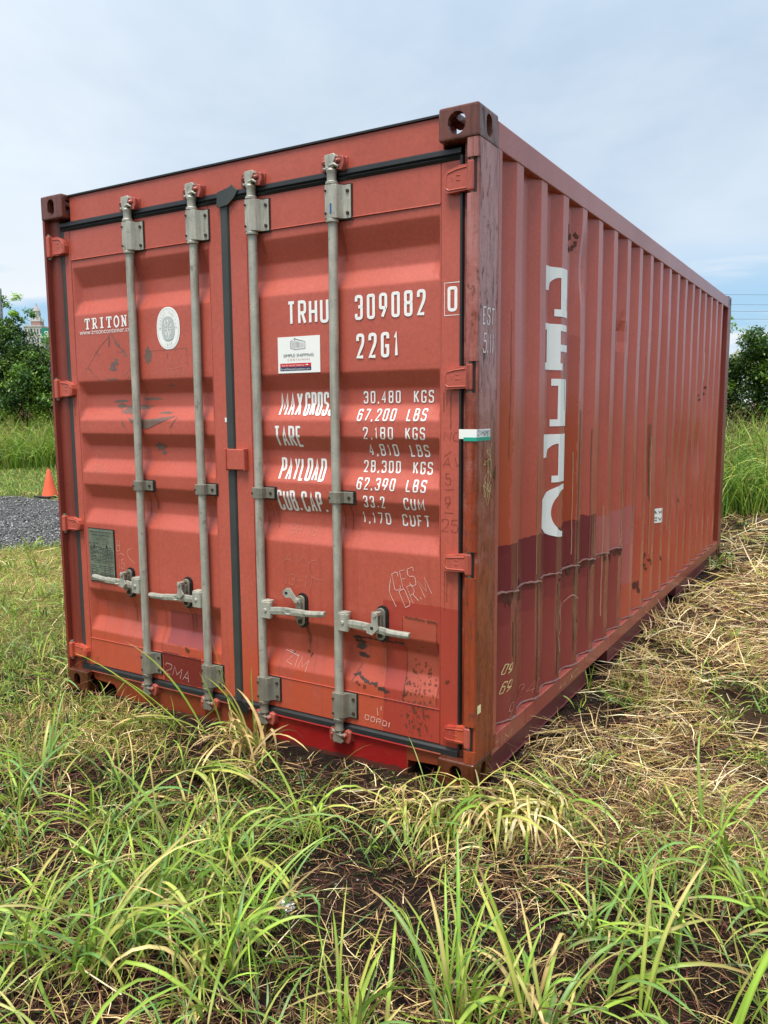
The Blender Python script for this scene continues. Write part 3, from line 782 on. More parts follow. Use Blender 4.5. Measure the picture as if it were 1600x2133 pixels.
    zt = cz + 0.050
    if i == 2:   # hasp swung up and open
        hk.prism([(cx - 0.008, zt + 0.014), (cx + 0.012, zt + 0.010), (cx + 0.014, zt - 0.010), (cx - 0.012, zt - 0.012), (cx - 0.036, zt + 0.010), (cx - 0.066, zt + 0.006), (cx - 0.078, zt + 0.020), (cx - 0.078, zt + 0.036), (cx - 0.060, zt + 0.050), (cx - 0.040, zt + 0.052)], 'y', 0.012, 0.018)
        hk.prism([(cx - 0.066, zt + 0.022), (cx - 0.052, zt + 0.022), (cx - 0.052, zt + 0.034), (cx - 0.066, zt + 0.034)], 'y', 0.0112, 0.0118, 1)
    elif i == 3:
        hk.prism([(cx - 0.014, zt + 0.012), (cx + 0.013, zt + 0.012), (cx + 0.012, zt - 0.030), (cx + 0.016, zt - 0.058), (cx - 0.014, zt - 0.088), (cx - 0.040, zt - 0.082), (cx - 0.046, zt - 0.056), (cx - 0.018, zt - 0.036)], 'y', -0.010, -0.005)
        hk.prism([(cx - 0.022, zt - 0.052), (cx - 0.008, zt - 0.052), (cx - 0.008, zt - 0.064), (cx - 0.022, zt - 0.064)], 'y', -0.0112, -0.0105, 1)
        hk.box(cx - 0.012, cx + 0.012, -0.0045, 0.020, zt - 0.006, zt + 0.008)
    else:
        hk.prism([(cx - 0.012, zt + 0.012), (cx + 0.013, zt + 0.012), (cx + 0.014, zt - 0.026), (cx + 0.028, zt - 0.046), (cx + 0.002, zt - 0.070), (cx - 0.030, zt - 0.060), (cx - 0.012, zt - 0.040)], 'y', -0.010, -0.004)
        hk.box(cx - 0.010, cx + 0.010, -0.0035, 0.020, zt - 0.004, zt + 0.010)
    hk.tube([(cx, 0.012 if i == 2 else -0.010, zt), (cx, 0.004 if i == 2 else -0.016, zt)], 0.009, 10, 0)
    hk.obj('catch_hasp', [M_galv, M_black], par, bevel=0.0015)
for i, (x, par, hs, hz, catch) in enumerate(RODS): rod_set(i, x, par, hs, hz, catch)
MB().box(1.790, 1.798, 0.0, 0.001, 2.285, 2.325).obj('blue_tag', M_blue, DR)

# ------------------------------------------------------------------ lettering
def r_(x, y): return (x, y, 1)
G = {
 '0': [[(.5, 1), r_(1, 1), r_(1, 0), r_(0, 0), r_(0, 1), (.5, 1)]], '1': [[(.15, .80), (.55, 1), (.55, 0)]],
 '2': [[(0, .74), r_(0, 1), r_(1, 1), r_(1, .62), (.0, 0), (1, 0)]],
 '3': [[(0, .78), r_(0, 1), r_(1, 1), r_(1, .53), (.4, .53)], [(.4, .53), r_(1, .53), r_(1, 0), r_(0, 0), (0, .22)]],
 '4': [[(.75, 0), (.75, 1), (0, .28), (1, .28)]],
 '5': [[(.95, 1), (.08, 1), (.04, .56), r_(1, .64), r_(1, 0), r_(0, 0), (0, .2)]],
 '6': [[(1, .80), r_(1, 1), r_(0, 1), r_(0, 0), r_(1, 0), r_(1, .6), r_(0, .6), (0, .45)]],
 '7': [[(0, 1), (1, 1), (.35, 0)]],
 '8': [[(.5, 1), r_(1, 1), r_(1, .53), r_(0, .53), r_(0, 1), (.5, 1)], [(.5, .53), r_(1, .53), r_(1, 0), r_(0, 0), r_(0, .53), (.5, .53)]],
 '9': [[(0, .55), r_(0, .4), (1, .4)], [(1, .55), r_(1, .4), r_(0, .4), r_(0, 1), r_(1, 1), (1, .45), (.35, 0)]],
 'A': [[(0, 0), (.5, 1), (1, 0)], [(.18, .3), (.82, .3)]],
 'B': [[(0, 0), (0, 1), r_(.9, 1), r_(.9, .53), (0, .53)], [(0, .53), r_(1, .53), r_(1, 0), (0, 0)]],
 'C': [[(1, .75), r_(1, 1), r_(0, 1), r_(0, 0), r_(1, 0), (1, .25)]],
 'D': [[(0, 0), (0, 1), r_(1, 1), r_(1, 0), (0, 0)]],
 'E': [[(1, 1), (0, 1), (0, 0), (1, 0)], [(0, .52), (.8, .52)]], 'F': [[(1, 1), (0, 1), (0, 0)], [(0, .52), (.8, .52)]],
 'G': [[(1, .78), r_(1, 1), r_(0, 1), r_(0, 0), r_(1, 0), (1, .45), (.5, .45)]],
 'H': [[(0, 0), (0, 1)], [(1, 0), (1, 1)], [(0, .5), (1, .5)]], 'I': [[(.5, 0), (.5, 1)]],
 'J': [[(1, 1), r_(1, 0), r_(0, 0), (0, .25)]], 'K': [[(0, 0), (0, 1)], [(1, 1), (.05, .4)], [(.35, .6), (1, 0)]],
 'L': [[(0, 1), (0, 0), (1, 0)]], 'M': [[(0, 0), (0, 1), (.5, .25), (1, 1), (1, 0)]], 'N': [[(0, 0), (0, 1), (1, 0), (1, 1)]],
 'O': [[(.5, 1), r_(1, 1), r_(1, 0), r_(0, 0), r_(0, 1), (.5, 1)]], 'P': [[(0, 0), (0, 1), r_(1, 1), r_(1, .45), (0, .45)]],
 'R': [[(0, 0), (0, 1), r_(1, 1), r_(1, .48), (0, .48)], [(.5, .48), (1, 0)]],
 'S': [[(1, .78), r_(1, 1), r_(0, 1), r_(0, .55), r_(1, .5), r_(1, 0), r_(0, 0), (0, .22)]],
 'T': [[(0, 1), (1, 1)], [(.5, 1), (.5, 0)]], 'U': [[(0, 1), r_(0, 0), r_(1, 0), (1, 1)]], 'V': [[(0, 1), (.5, 0), (1, 1)]],
 'W': [[(0, 1), (.25, 0), (.5, .8), (.75, 0), (1, 1)]], 'X': [[(0, 1), (1, 0)], [(1, 1), (0, 0)]],
 'Y': [[(0, 1), (.5, .45), (1, 1)], [(.5, .45), (.5, 0)]], 'Z': [[(0, 1), (1, 1), (0, 0), (1, 0)]],
 '.': [[(.5, 0), (.5, .12)]], ',': [[(.5, .1), (.4, -.12)]], '-': [[(0, .5), (1, .5)]], '/': [[(0, 0), (1, 1)]],
}
NARROW = {'1': .62, 'I': .3, '.': .35, ',': .35, 'M': 1.3, 'W': 1.4, ' ': .6, 'L': .9, 'F': .9, 'E': .9}

def fillet(pts, rr):
    out = []
    n = len(pts)
    for i, p in enumerate(pts):
        if len(p) < 3 or i in (0, n - 1): out.append((p[0], p[1])); continue
        a = Vector(pts[i - 1][:2]); b = Vector(p[:2]); c = Vector(pts[i + 1][:2])
        r0 = min(rr, (a - b).length * .5, (c - b).length * .5)
        p0 = b + (a - b).normalized() * r0; p1 = b + (c - b).normalized() * r0
        for k in range(6):
            t = k / 5
            # circular-ish blend
            q = p0 * ((1 - t) ** 2) + b * (2 * t * (1 - t)) + p1 * (t ** 2)
            q2 = q + (b - q) * 0.18 * (4 * t * (1 - t))
            out.append((q2.x, q2.y))
    return out

def ribbon(pts, w):
    pts = [Vector(p) for p in pts]
    q = [pts[0]]
    for p in pts[1:]:
        if (p - q[-1]).length > 1e-6: q.append(p)
    pts = q; n = len(pts)
    if n < 2: return []
    wv = [w] * n if w > .0049 else [w * random.uniform(.55, 1.25) for _ in pts]
    closed = (pts[0] - pts[-1]).length < 1e-5 and n > 3
    L = []; Rr_ = []
    for i, p in enumerate(pts):
        if closed and i in (0, n - 1): d0 = (pts[0] - pts[-2]).normalized(); d1 = (pts[1] - pts[0]).normalized()
        else:
            d0 = (p - pts[i - 1]).normalized() if i else (pts[1] - p).normalized()
            d1 = (pts[i + 1] - p).normalized() if i < n - 1 else d0
        t = d0 + d1
        t = t.normalized() if t.length > 1e-4 else d0
        nn = Vector((-t.y, t.x)); k = min(1.3, 1 / max(.3, nn.dot(Vector((-d0.y, d0.x)))))
        L.append(p + nn * wv[i] / 2 * k); Rr_.append(p - nn * wv[i] / 2 * k)
    return [[L[i], Rr_[i], Rr_[i + 1], L[i + 1]] for i in range(n - 1)]

def text_polys(s, x, z, h, w, stroke, gap=.35, slant=0.0, rot=0.0, jitter=0.0, per=None):
    """stroke lettering; x,z lower left; w glyph width. returns list of quads"""
    polys = []; cx = 0; mark = 0
    for ch in s:
        gw = w * NARROW.get(ch, 1)
        for st in G.get(ch, []):
            P = [tuple([p[0] * (gw - stroke) + stroke / 2, p[1] * (h - stroke) + stroke / 2] + list(p[2:])) for p in st]
            P = fillet(P, gw * .5)
            if jitter: P = [(a + random.uniform(-1, 1) * jitter, b + random.uniform(-1, 1) * jitter) for a, b in P]
            P = [(cx + a + b * slant, b) for a, b in P]
            c, s_ = math.cos(rot), math.sin(rot)
            P = [(x + a * c - b * s_, z + a * s_ + b * c) for a, b in P]
            polys.append(ribbon(P, stroke))
        cx += gw + gap * w
        if per is not None: per.append(polys[mark:])
        mark = len(polys)
    return polys

def fit_text(s, x0, x1, z, h, stroke, **k):
    """text stretched to fill x0..x1"""
    g = k.pop('gap', .35)
    units = sum(NARROW.get(c, 1) for c in s) + g * (len(s) - 1)
    return text_polys(s, x0, z, h, (x1 - x0) / units, stroke, gap=g, **k)

PRINT = ('torn_sticker_remains', 'rust_scabs', 'water_runs', 'grime_runs', 'plate_print', 'emblem_print', 'emblem_figure', 'sticker_icon', 'sticker_text', 'web_address', 'scribble')
def letters(name, word_groups, *a, **k):
    for g in word_groups: decal(name, g, *a, **k)
def decal(name, groups, surf, m, parent, off=0.0016, label=None, const=None):
    """groups: list of lists of 2D polygons (u,z); laid on the door, the side wall or a flat plane"""
    bm = bmesh.new()
    lay = bm.faces.layers.int.new('g')
    for gi, g in enumerate(groups):
        for pi_, poly in enumerate(g):
            try:
                f = bm.faces.new([bm.verts.new((p[0], 0, p[1])) for p in poly]); f[lay] = (gi % 5) * 4 + pi_ % 4
            except Exception: pass
    if surf == 'door':
        zs = [v.co.z for v in bm.verts]
        for zc_ in CREZ + list(PZ):
            for z in ((zc_ - .007, zc_ - .0035, zc_, zc_ + .0035, zc_ + .007) if zc_ in CREZ else (zc_,)):
                if min(zs) < z < max(zs): bmesh.ops.bisect_plane(bm, geom=bm.verts[:] + bm.edges[:] + bm.faces[:], plane_co=(0, 0, z), plane_no=(0, 0, 1), dist=1e-6)
    if surf == 'side':
        us = [v.co.x for v in bm.verts]
        for (u, _x) in SPRO:
            if min(us) < u < max(us): bmesh.ops.bisect_plane(bm, geom=bm.verts[:] + bm.edges[:] + bm.faces[:], plane_co=(u, 0, 0), plane_no=(1, 0, 0), dist=1e-6)
        zs = [v.co.z for v in bm.verts]
        z = 0.2
        while z < 2.4:
            if min(zs) < z < max(zs): bmesh.ops.bisect_plane(bm, geom=bm.verts[:] + bm.edges[:] + bm.faces[:], plane_co=(0, 0, z), plane_no=(0, 0, 1), dist=1e-6)
            z += 0.06
    vg = {}
    for f in bm.faces:
        for v in f.verts: vg[v.index if v.index >= 0 else id(v)] = 0
    bm.verts.index_update()
    gi_of = {}
    for f in bm.faces:
        for v in f.verts: gi_of[v.index] = f[lay]
    for v in bm.verts:
        u, z = v.co.x, v.co.z; o_ = off + gi_of.get(v.index, 0) * 0.00005
        if surf == 'door': v.co = Vector((u, door_y(u, z) - o_, z))
        elif surf == 'side': v.co = Vector((side_x(u) + (float(vnoise(u, z, 2.3)) - 0.5) * 0.006 + o_ + 0.001, u, z))
        elif surf == 'sideflat': v.co = Vector((const + o_, u, z))
        else: v.co = Vector((u, const - o_, z))
    me = bpy.data.meshes.new(name); bm.to_mesh(me); bm.free(); me.materials.append(m)
    o = bpy.data.objects.new(name, me); link(o, parent)
    if label: o['label'] = label
    if name in PRINT or 'writing' in name: o['kind'] = 'stuff'
    return o

def font_mesh(s, x, z, h, width=None, shear=0.0):
    """flat polygons of the built-in font, capital height h, fitted to width"""
    cu = bpy.data.curves.new('t', 'FONT'); cu.body = s; cu.size = 1; cu.resolution_u = 3; cu.shear = shear
    o = bpy.data.objects.new('t', cu); COL.objects.link(o)
    bpy.context.view_layer.update()
    me = bpy.data.meshes.new_from_object(o.evaluated_get(bpy.context.evaluated_depsgraph_get()))
    P = [v.co.copy() for v in me.vertices]; F = [list(p.vertices) for p in me.polygons]
    bpy.data.objects.remove(o)
    if not P: return []
    x0 = min(p.x for p in P); x1 = max(p.x for p in P)
    k = h / 0.70; kx = width / (x1 - x0) if width else k
    return [[(x + (P[i].x - x0) * kx, z + P[i].y * k) for i in f] for f in F]

def rect(x0, x1, z0, z1): return [(x0, z0), (x1, z0), (x1, z1), (x0, z1)]
def ellipse(cx, cz, a, b, n=40, p=2.0):
    return [(cx + a * math.copysign(abs(math.cos(2 * math.pi * k / n)) ** (2 / p), math.cos(2 * math.pi * k / n)), cz + b * math.copysign(abs(math.sin(2 * math.pi * k / n)) ** (2 / p), math.sin(2 * math.pi * k / n))) for k in range(n)]

# container number and weights, right door
PER = []
fit_text('TRHU', 1.527, 1.742, 1.867, .100, .0130, gap=.32, per=PER)
fit_text('309082', 1.872, 2.197, 1.868, .099, .0125, gap=.5, per=PER)
fit_text('22G1', 1.877, 2.077, 1.714, .100, .0130, gap=.5, per=PER)
fit_text('0', 2.292, 2.333, 1.873, .093, .0120, per=PER)
PER.append([ribbon([(2.2795, 1.86), (2.2795, 1.98), (2.3445, 1.98), (2.3445, 1.86), (2.2795, 1.86)], .003)])
letters('letter', PER, 'door', M_white, DR)
PER = []
fit_text('MAX', 1.456, 1.575, 1.483, .101, .0108, gap=.2, per=PER)
fit_text('GROSS', 1.588, 1.746, 1.483, .101, .0108, gap=.2, per=PER)
fit_text('TARE', 1.440, 1.588, 1.348, .092, .0108, gap=.2, per=PER)
fit_text('PAYLOAD', 1.452, 1.697, 1.202, .098, .0108, gap=.2, per=PER)
fit_text('CUB.', 1.444, 1.568, 1.064, .094, .0108, gap=.22, per=PER)
fit_text('CAP.', 1.582, 1.706, 1.064, .094, .0108, gap=.22, per=PER)
for s, xa, xb, z, u_, ua, ub in [('30,480', 1.888, 2.064, 1.533, 'KGS', 2.125, 2.215), ('67,200', 1.873, 2.055, 1.461, 'LBS', 2.108, 2.197), ('2,180', 1.905, 2.048, 1.387, 'KGS', 2.105, 2.194),
                                ('4,810', 1.914, 2.057, 1.318, 'LBS', 2.112, 2.199), ('28,300', 1.887, 2.064, 1.249, 'KGS', 2.122, 2.211), ('62,390', 1.870, 2.053, 1.178, 'LBS', 2.106, 2.197),
                                ('33.2', 1.902, 2.006, 1.104, 'CUM', 2.095, 2.190), ('1,170', 1.880, 2.017, 1.034, 'CUFT', 2.072, 2.200)]:
    fit_text(s, xa, xb, z, .050, .0062, gap=.5, per=PER); fit_text(u_, ua, ub, z, .050, .0062, gap=.42, per=PER)
letters('letter', PER, 'door', M_white, DR)

# slab lettering on the left door, stroke glyphs with serifs
def slab(s, x0, x1, z, h):
    n = len(s); pitch = (x1 - x0) / (n - .28); w = pitch * .72; k = .0115; sf = .005
    out = []
    allout = []
    for i, ch in enumerate(s):
        out = []; allout.append(out)
        a = x0 + i * pitch; b = a + w; m_ = (a + b) / 2
        R_ = lambda q0, q1, z0, z1: out.append([rect(q0, q1, z + z0 * h, z + z1 * h)])
        if ch == 'T': R_(m_ - k / 2, m_ + k / 2, .12, .90); R_(m_ - w * .3, m_ + w * .3, 0, .12); R_(a, b, .88, 1); R_(a, a + sf, .68, .88); R_(b - sf, b, .68, .88)
        if ch == 'I': R_(m_ - k / 2, m_ + k / 2, .12, .88); R_(m_ - w * .3, m_ + w * .3, 0, .12); R_(m_ - w * .3, m_ + w * .3, .88, 1)
        if ch == 'R':
            R_(a + .006, a + .006 + k, .12, .88); R_(a, a + w * .5, 0, .12); R_(a, a + w * .5, .88, 1)
            out.append(ribbon(fillet([(a + w * .4, z + h * .95), (b - .006, z + h * .95, 1), (b - .006, z + h * .50, 1), (a + w * .4, z + h * .50)], .02), .006)); out.append(ribbon([(a + w * .55, z + h * .5), (b - .002, z + h * .03)], .010)); R_(b - .008, b + .004, 0, .10)
        if ch == 'O': out.append(ribbon(ellipse(m_, z + h / 2, w * .42, h * .46, 24) + [(m_ + w * .42, z + h / 2)], .009))
        if ch == 'N': R_(a + .004, a + .011, .1, .9); R_(b - .011, b - .004, .1, .9); out.append(ribbon([(a + .006, z + h * .97), (b - .006, z + h * .03)], .011)); R_(a, a + .016, 0, .10); R_(b - .016, b + .002, .90, 1.0); R_(a - .002, a + .008, .9, 1.0)
    return allout
letters('letter', slab('TRITON', 0.230, 0.538, 1.922, 0.054), 'door', M_white, DL)
decal('web_address', [[p] for p in font_mesh('www.tritoncontainer.com', 0.187, 1.897, 0.0245, 0.405)], 'door', M_white, DL)
# oval inspection emblem
ec, ez = 0.818, 1.896
eo = decal('inspection_emblem', [[ellipse(ec, ez, .0755, .0985, 48, 2.25)]], 'door', M_white, DL)
T = [ribbon(ellipse(ec, ez, .067, .090, 48, 2.2) + [(ec + .067, ez)], .0016)]
def arc_text(s, a0, a1, ra, rb, h, w, stroke, flip=False):
    out = []
    for i, ch in enumerate(s):
        if ch == ' ': continue
        t = rad(a0 + (a1 - a0) * i / (len(s) - 1))
        px, pz = ec + ra * math.cos(t), ez + rb * math.sin(t)
        ang = math.atan2(math.sin(t) / rb, math.cos(t) / ra) - math.pi / 2
        if flip: ang += math.pi
        c, s_ = math.cos(ang), math.sin(ang)
        out += text_polys(ch, px - (w / 2) * c + (h / 2) * s_, pz - (w / 2) * s_ - (h / 2) * c, h, w, stroke, rot=ang)
    return out
T += arc_text('BUREAU VERITAS', 178, 2, .0525, .0755, .0125, .0085, .0019)
T += arc_text('1828', 248, 292, .0540, .0770, .0125, .0075, .0019, True)
T += [[ellipse(ec, ez - .001, .0415, .057, 32, 2.5)]]
decal('emblem_print', T, 'door', M_greyin, DL, off=0.0028)
# standing figure with staff and torch between books and a building
fig = [[(0, .032), (.002, .014), (-.002, -.006), (-.008, -.026), (-.014, -.040)], [(-.002, -.006), (.004, -.026), (.008, -.040)], [(0, .016), (-.012, .008), (-.018, .020), (-.018, .036)], [(0, .018), (.010, .024), (.012, .038)],
       [(-.020, -.004), (-.006, -.004)], [(.006, -.003), (.022, -.003)], [(-.018, -.012), (-.018, -.030)], [(-.011, -.014), (-.013, -.030)], [(.012, -.010), (.012, -.028)], [(.020, -.012), (.020, -.034)], [(.013, .008), (.017, .018), (.021, .008), (.013, .006)], [(-.012, -.048), (0, -.044), (.012, -.048)]]
T = [ribbon([(ec + a, ez + b) for a, b in p], .0040) for p in fig] + [[ellipse(ec, ez + .034, .0045, .006, 12)]]
decal('emblem_figure', T, 'door', M_white, DL, off=0.0042)

# shop sticker on the right door
sx0, sx1, sz0, sz1 = 1.472, 1.6955, 1.666, 1.819
st = MB().box(sx0, sx1, YP - 0.0016, YP - 0.0002, sz0, sz1).obj('shop_sticker', M_white, DR)
K = YP - 0.0016
def SXY(px, py):   # sticker coordinates from the photo crop, 0..1
    return (sx0 + px * (sx1 - sx0), sz1 - py * (sz1 - sz0))
icon = []
for p in [[(.31, .125), (.415, .065), (.415, .36), (.31, .315), (.31, .125)], [(.415, .065), (.655, .15), (.655, .335), (.415, .36)]]:
    icon.append(ribbon([SXY(*q) for q in p], .0022))
for k in range(4): icon.append(ribbon([SXY(.335 + k * .02, .14 - k * .008), SXY(.335 + k * .02, .31 + k * .005)], .0012))
for k in range(7): icon.append(ribbon([SXY(.445 + k * .03, .13 + k * .008), SXY(.445 + k * .03, .325 - k * .004)], .0022 - k * .0002))
icon.append([rect(*(lambda a, b: (a[0] - .002, a[0] + .002, a[1] - .001, a[1] + .003))(SXY(.415, .055), 0))])
a = SXY(.135, .555); icon += [[p] for p in font_mesh('SIMPLE SHIPPING', a[0], a[1], .0125, .160)]
decal('sticker_icon', icon, 'flat', M_ink, DR, 0.0008, const=K)
a = SXY(.235, .66); decal('sticker_text', [[p] for p in font_mesh('C O N T A I N E R S', a[0], a[1], .0085, .118)], 'flat', M_pinkink, DR, 0.0008, const=K)
a, b = SXY(.05, .83), SXY(.79, .73); decal('sticker_band', [[rect(a[0], b[0], a[1], b[1])]], 'flat', M_redink, DR, 0.0006, const=K)
a, b = SXY(.05, .935), SXY(.79, .832); decal('sticker_band', [[rect(a[0], b[0], a[1], b[1])]], 'flat', M_navy, DR, 0.0006, const=K)
a = SXY(.085, .812); T = [[p] for p in font_mesh('Scan for Active Inventory', a[0], a[1], .0085, .124, 0.25)]
a = SXY(.66, .78); T += [[[(a[0], a[1] - .0015), (a[0] + .010, a[1] - .0015), (a[0] + .010, a[1] - .004), (a[0] + .016, a[1]), (a[0] + .010, a[1] + .004), (a[0] + .010, a[1] + .0015), (a[0], a[1] + .0015)]]]
a = SXY(.065, .915); T += [[p] for p in font_mesh('SimpleShippingContainers.com', a[0], a[1], .0085, .156, 0.1)]
decal('sticker_text', T, 'flat', M_white, DR, 0.0013, const=K)

# customs plate on the left door
MB().box(0.1765, 0.3755, 0.0460, YP - 0.0002, 0.615, 0.9).obj('rubber_pad', M_black, DL, bevel=0.001)
pl = MB().box(0.180, 0.371, 0.0440, 0.0458, 0.619, 0.895).obj('customs_plate', M_plate, DL, bevel=0.0006)
T = []
for s, x, z, h, w in [('APPROVED FOR TRANSPORT', .190, .876, .0085, .170), ('UNDER CUSTOMS SEAL', .205, .861, .0085, .140), ('TYPE APP. PLACE', .235, .842, .006, .085), ('TYPE', .215, .830, .004, .014), ('MANUFACTURER', .285, .826, .005, .055), ('LMPFBC', .205, .818, .007, .05), ('NUMBER', .285, .815, .005, .04),
                      ('CSC SAFETY APPROVAL', .215, .716, .0075, .115)]:
    T += [[p] for p in font_mesh(s, x, z, h, w)]
random.seed(3)
for z in (.800, .794, .788, .781, .774, .767, .760, .752, .745, .736, .728, .700, .690, .680, .672, .664, .656, .648, .641, .634, .627):
    x = .188
    while x < .36:
        w = random.uniform(.008, .03)
        if random.random() < .86: T.append([rect(x, min(x + w, .364), z, z + random.uniform(.0022, .0034))])
        x += w + random.uniform(.002, .006)
T.append(ribbon([(.208, .838), (.335, .838), (.335, .852), (.208, .852), (.208, .838)], .001))
T += [[ellipse(.222, .806, .006, .0075, 12)], [ellipse(.318, .806, .006, .0075, 12)]]
decal('plate_print', T, 'flat', M_ink, DL, 0.0005, const=0.044)

# torn remains of hazard diamonds, left door
random.seed(11)
def torn(cx, cz, a, b, n=16, rough=.35):
    return [(cx + math.cos(2 * math.pi * k / n) * a * random.uniform(1 - rough, 1 + rough), cz + math.sin(2 * math.pi * k / n) * b * random.uniform(1 - rough, 1 + rough)) for k in range(n)]
def jl(p, q, w, j=.004, n=6):
    P = [(p[0] + (q[0] - p[0]) * t + random.uniform(-j, j), p[1] + (q[1] - p[1]) * t + random.uniform(-j, j)) for t in np.linspace(0, 1, n)]
    return ribbon(P, w)
T = [jl((.410, 1.888), (.300, 1.800), .003), jl((.300, 1.800), (.205, 1.700), .002), jl((.414, 1.888), (.52, 1.790), .0035), jl((.445, 1.857), (.475, 1.825), .010), jl((.405, 1.88), (.402, 1.83), .006),
     jl((.49, 1.806), (.535, 1.770), .008), jl((.30, 1.805), (.33, 1.790), .003), jl((.235, 1.728), (.255, 1.715), .003), [torn(.435, 1.745, .030, .010)], [torn(.425, 1.722, .024, .012)], [torn(.45, 1.76, .012, .012)],
     jl((.50, 1.68), (.585, 1.735), .004), jl((.51, 1.665), (.60, 1.700), .003), [torn(.41, 1.668, .045, .004)], jl((.25, 1.72), (.32, 1.66), .0015), jl((.45, 1.80), (.49, 1.80), .003),
     [torn(.675, 1.772, .022, .042)], [torn(.805, 1.765, .003, .012)], jl((.66, 1.795), (.93, 1.800), .0015, .0005), jl((.93, 1.800), (.935, 1.715), .0015, .0005), [torn(.860, 1.790, .002, .008)],
     [torn(.43, 1.560, .05, .008)], [torn(.44, 1.535, .03, .012)], [torn(.55, 1.528, .10, .010, 30)], [torn(.50, 1.508, .045, .012)], [torn(.73, 1.528, .09, .009, 30)], [torn(.76, 1.500, .04, .006)], [torn(.66, 1.568, .06, .006)], [torn(.83, 1.628, .08, .003)],
     [[(.50, 1.480), (.545, 1.466), (.60, 1.466), (.68, 1.470), (.76, 1.478), (.835, 1.484), (.79, 1.468), (.74, 1.452), (.68, 1.432), (.645, 1.420), (.60, 1.430), (.54, 1.452)]],
     jl((.46, 1.475), (.48, 1.44), .003), jl((.47, 1.448), (.485, 1.43), .008), jl((.85, 1.478), (.80, 1.425), .005), jl((.40, 1.545), (.46, 1.50), .003), [torn(.70, 1.335, .035, .018)], [torn(.72, 1.305, .015, .01)]]
decal('torn_sticker_remains', T, 'door', M_greyprint, DL, 0.0009)
# torn dark remains on the lower right door
T = []
for (a, b, c, d) in [(1.835, .545, 1.875, .52), (1.845, .515, 1.90, .505), (1.84, .49, 1.895, .485), (1.86, .47, 1.895, .455)]:
    for k in range(3): T.append([torn((a + c) / 2 + random.uniform(-.008, .008), (b + d) / 2 + random.uniform(-.01, .01), .022, .007, 18, .6)])
for k in range(9):
    x = 1.87 + k * .026; T.append([torn(x, .545 - random.uniform(0, .008), .014, .005, 12, .7)])
for k in range(16):
    x = 1.845 + k * .0115; T.append([torn(x, .375 - k * .0035 + random.uniform(-.008, .008), random.uniform(.006, .012), random.uniform(.005, .011), 7, .7)])
T.append(ribbon([(1.835, .345), (1.85, .375), (1.87, .42)], .003))
decal('torn_sticker_remains', T, 'door', plain('dark_adhesive', (0.06, 0.035, 0.03), 0.6, 0, .4), DR, 0.0009)
# rust creeping round the repair patch and down the door
random.seed(5)
T = [jl((2.10, .662), (2.19, .658), .005, .002, 30), jl((2.20, .657), (2.245, .655), .006, .002, 12), jl((2.088, .66), (2.090, .55), .002, .001, 12), jl((2.090, .53), (2.092, .31), .004, .003, 40), jl((2.246, .655), (2.246, .31), .0025, .001, 30), jl((2.06, .300), (2.25, .296), .009, .004, 26)]
for k in range(170):
    x = random.gauss(2.17, .045); z = random.gauss(.37, .06)
    if 2.08 < x < 2.25 and .30 < z < .60: q = random.random() ** 2; T.append([torn(x, z, .001 + .005 * q, .001 + .005 * q, 7, .6)])
for k in range(90):
    x = random.gauss(2.16, .035); z = random.uniform(.17, .30)
    q = random.random() ** 2; T.append([torn(x, z, .0012 + .004 * q, .002 + .010 * q, 8, .6)])
for (x, z) in [(1.50, .41), (1.585, .425), (1.60, .415), (1.90, .33), (1.865, .34), (2.10, .33), (1.94, .30), (2.0, .295), (.86, .335), (.865, .33), (2.30, .42)]:
    for k in range(3): T.append([torn(x + random.uniform(-.008, .008), z + random.uniform(-.006, .006), .006, .006, 8, .6)])
decal('rust_scabs', T, 'door', plain('dark_rust', (0.15, 0.036, 0.016), 0.7, 0, .75, 90, .8), DR, 0.0011)

T = []
for x_ in (.607, 1.022, 1.368, 1.786):
    for (zt_, n_) in ((2.25, 3), (1.115, 4), (.168, 1)):
        for k in range(n_):
            xx = x_ + random.uniform(-.02, .075); T.append(jl((xx, zt_), (xx + random.uniform(-.004, .004), zt_ - random.uniform(.02, .14 if zt_ > .3 else .015)), random.uniform(.0015, .004), .001, 8))
for (x_, z_) in ((.48, .56), (.88, .55), (1.577, .548), (1.992, .55), (2.29, 1.57), (2.30, .87), (.12, 1.59), (.12, .9)):
    for k in range(3): xx = x_ + random.uniform(-.02, .02); T.append(jl((xx, z_), (xx, z_ - random.uniform(.03, .16)), random.uniform(.002, .005), .001, 8))
decal('grime_runs', T, 'door', plain('rusty_run', (0.26, 0.055, 0.028), 0.5, 0, .3), DR, 0.0009)

# chalk and scratched marks --------------------------------------------------
random.seed(21)
def chalk(name, items, surf, m, par, w=.0019, const=None, off=.0018):
    T = []
    for it in items:
        if isinstance(it[0], str):
            s, x, z, h, gw, sl, rot = it
            T += text_polys(s, x, z, h, gw, w, gap=.35, slant=sl, rot=rot, jitter=h * .02)
        else: T.append(ribbon(fillet([(p[0], p[1], 1) for p in it], .03), w))
    return decal(name, T, surf, m, par, off, const=const)
chalk('chalk_writing', [('ZIM', 1.470, .370, .052, .036, -.1, -.25), ([(1.455, .418), (1.53, .402)]), ('2MA', .700, .195, .055, .042, .15, -.15),
                        ], 'door', M_chalkw, DR)
chalk('chalk_writing', [('CFS', 2.055, .765, .075, .030, .1, .35), ('DR.M', 2.105, .700, .075, .030, .1, .55), ([(2.06, .70), (2.025, .76), (2.035, .82)])], 'door', M_chalkw, DR)
chalk('chalk_writing', [('8', .385, .790, .055, .022, .1, 0), ('15', .395, .700, .050, .022, 0, 0), ([(.50, .815), (.465, .80), (.47, .765), (.52, .735)]), ([(.39, .772), (.42, .782), (.44, .772)])], 'door', M_chalk, DL)
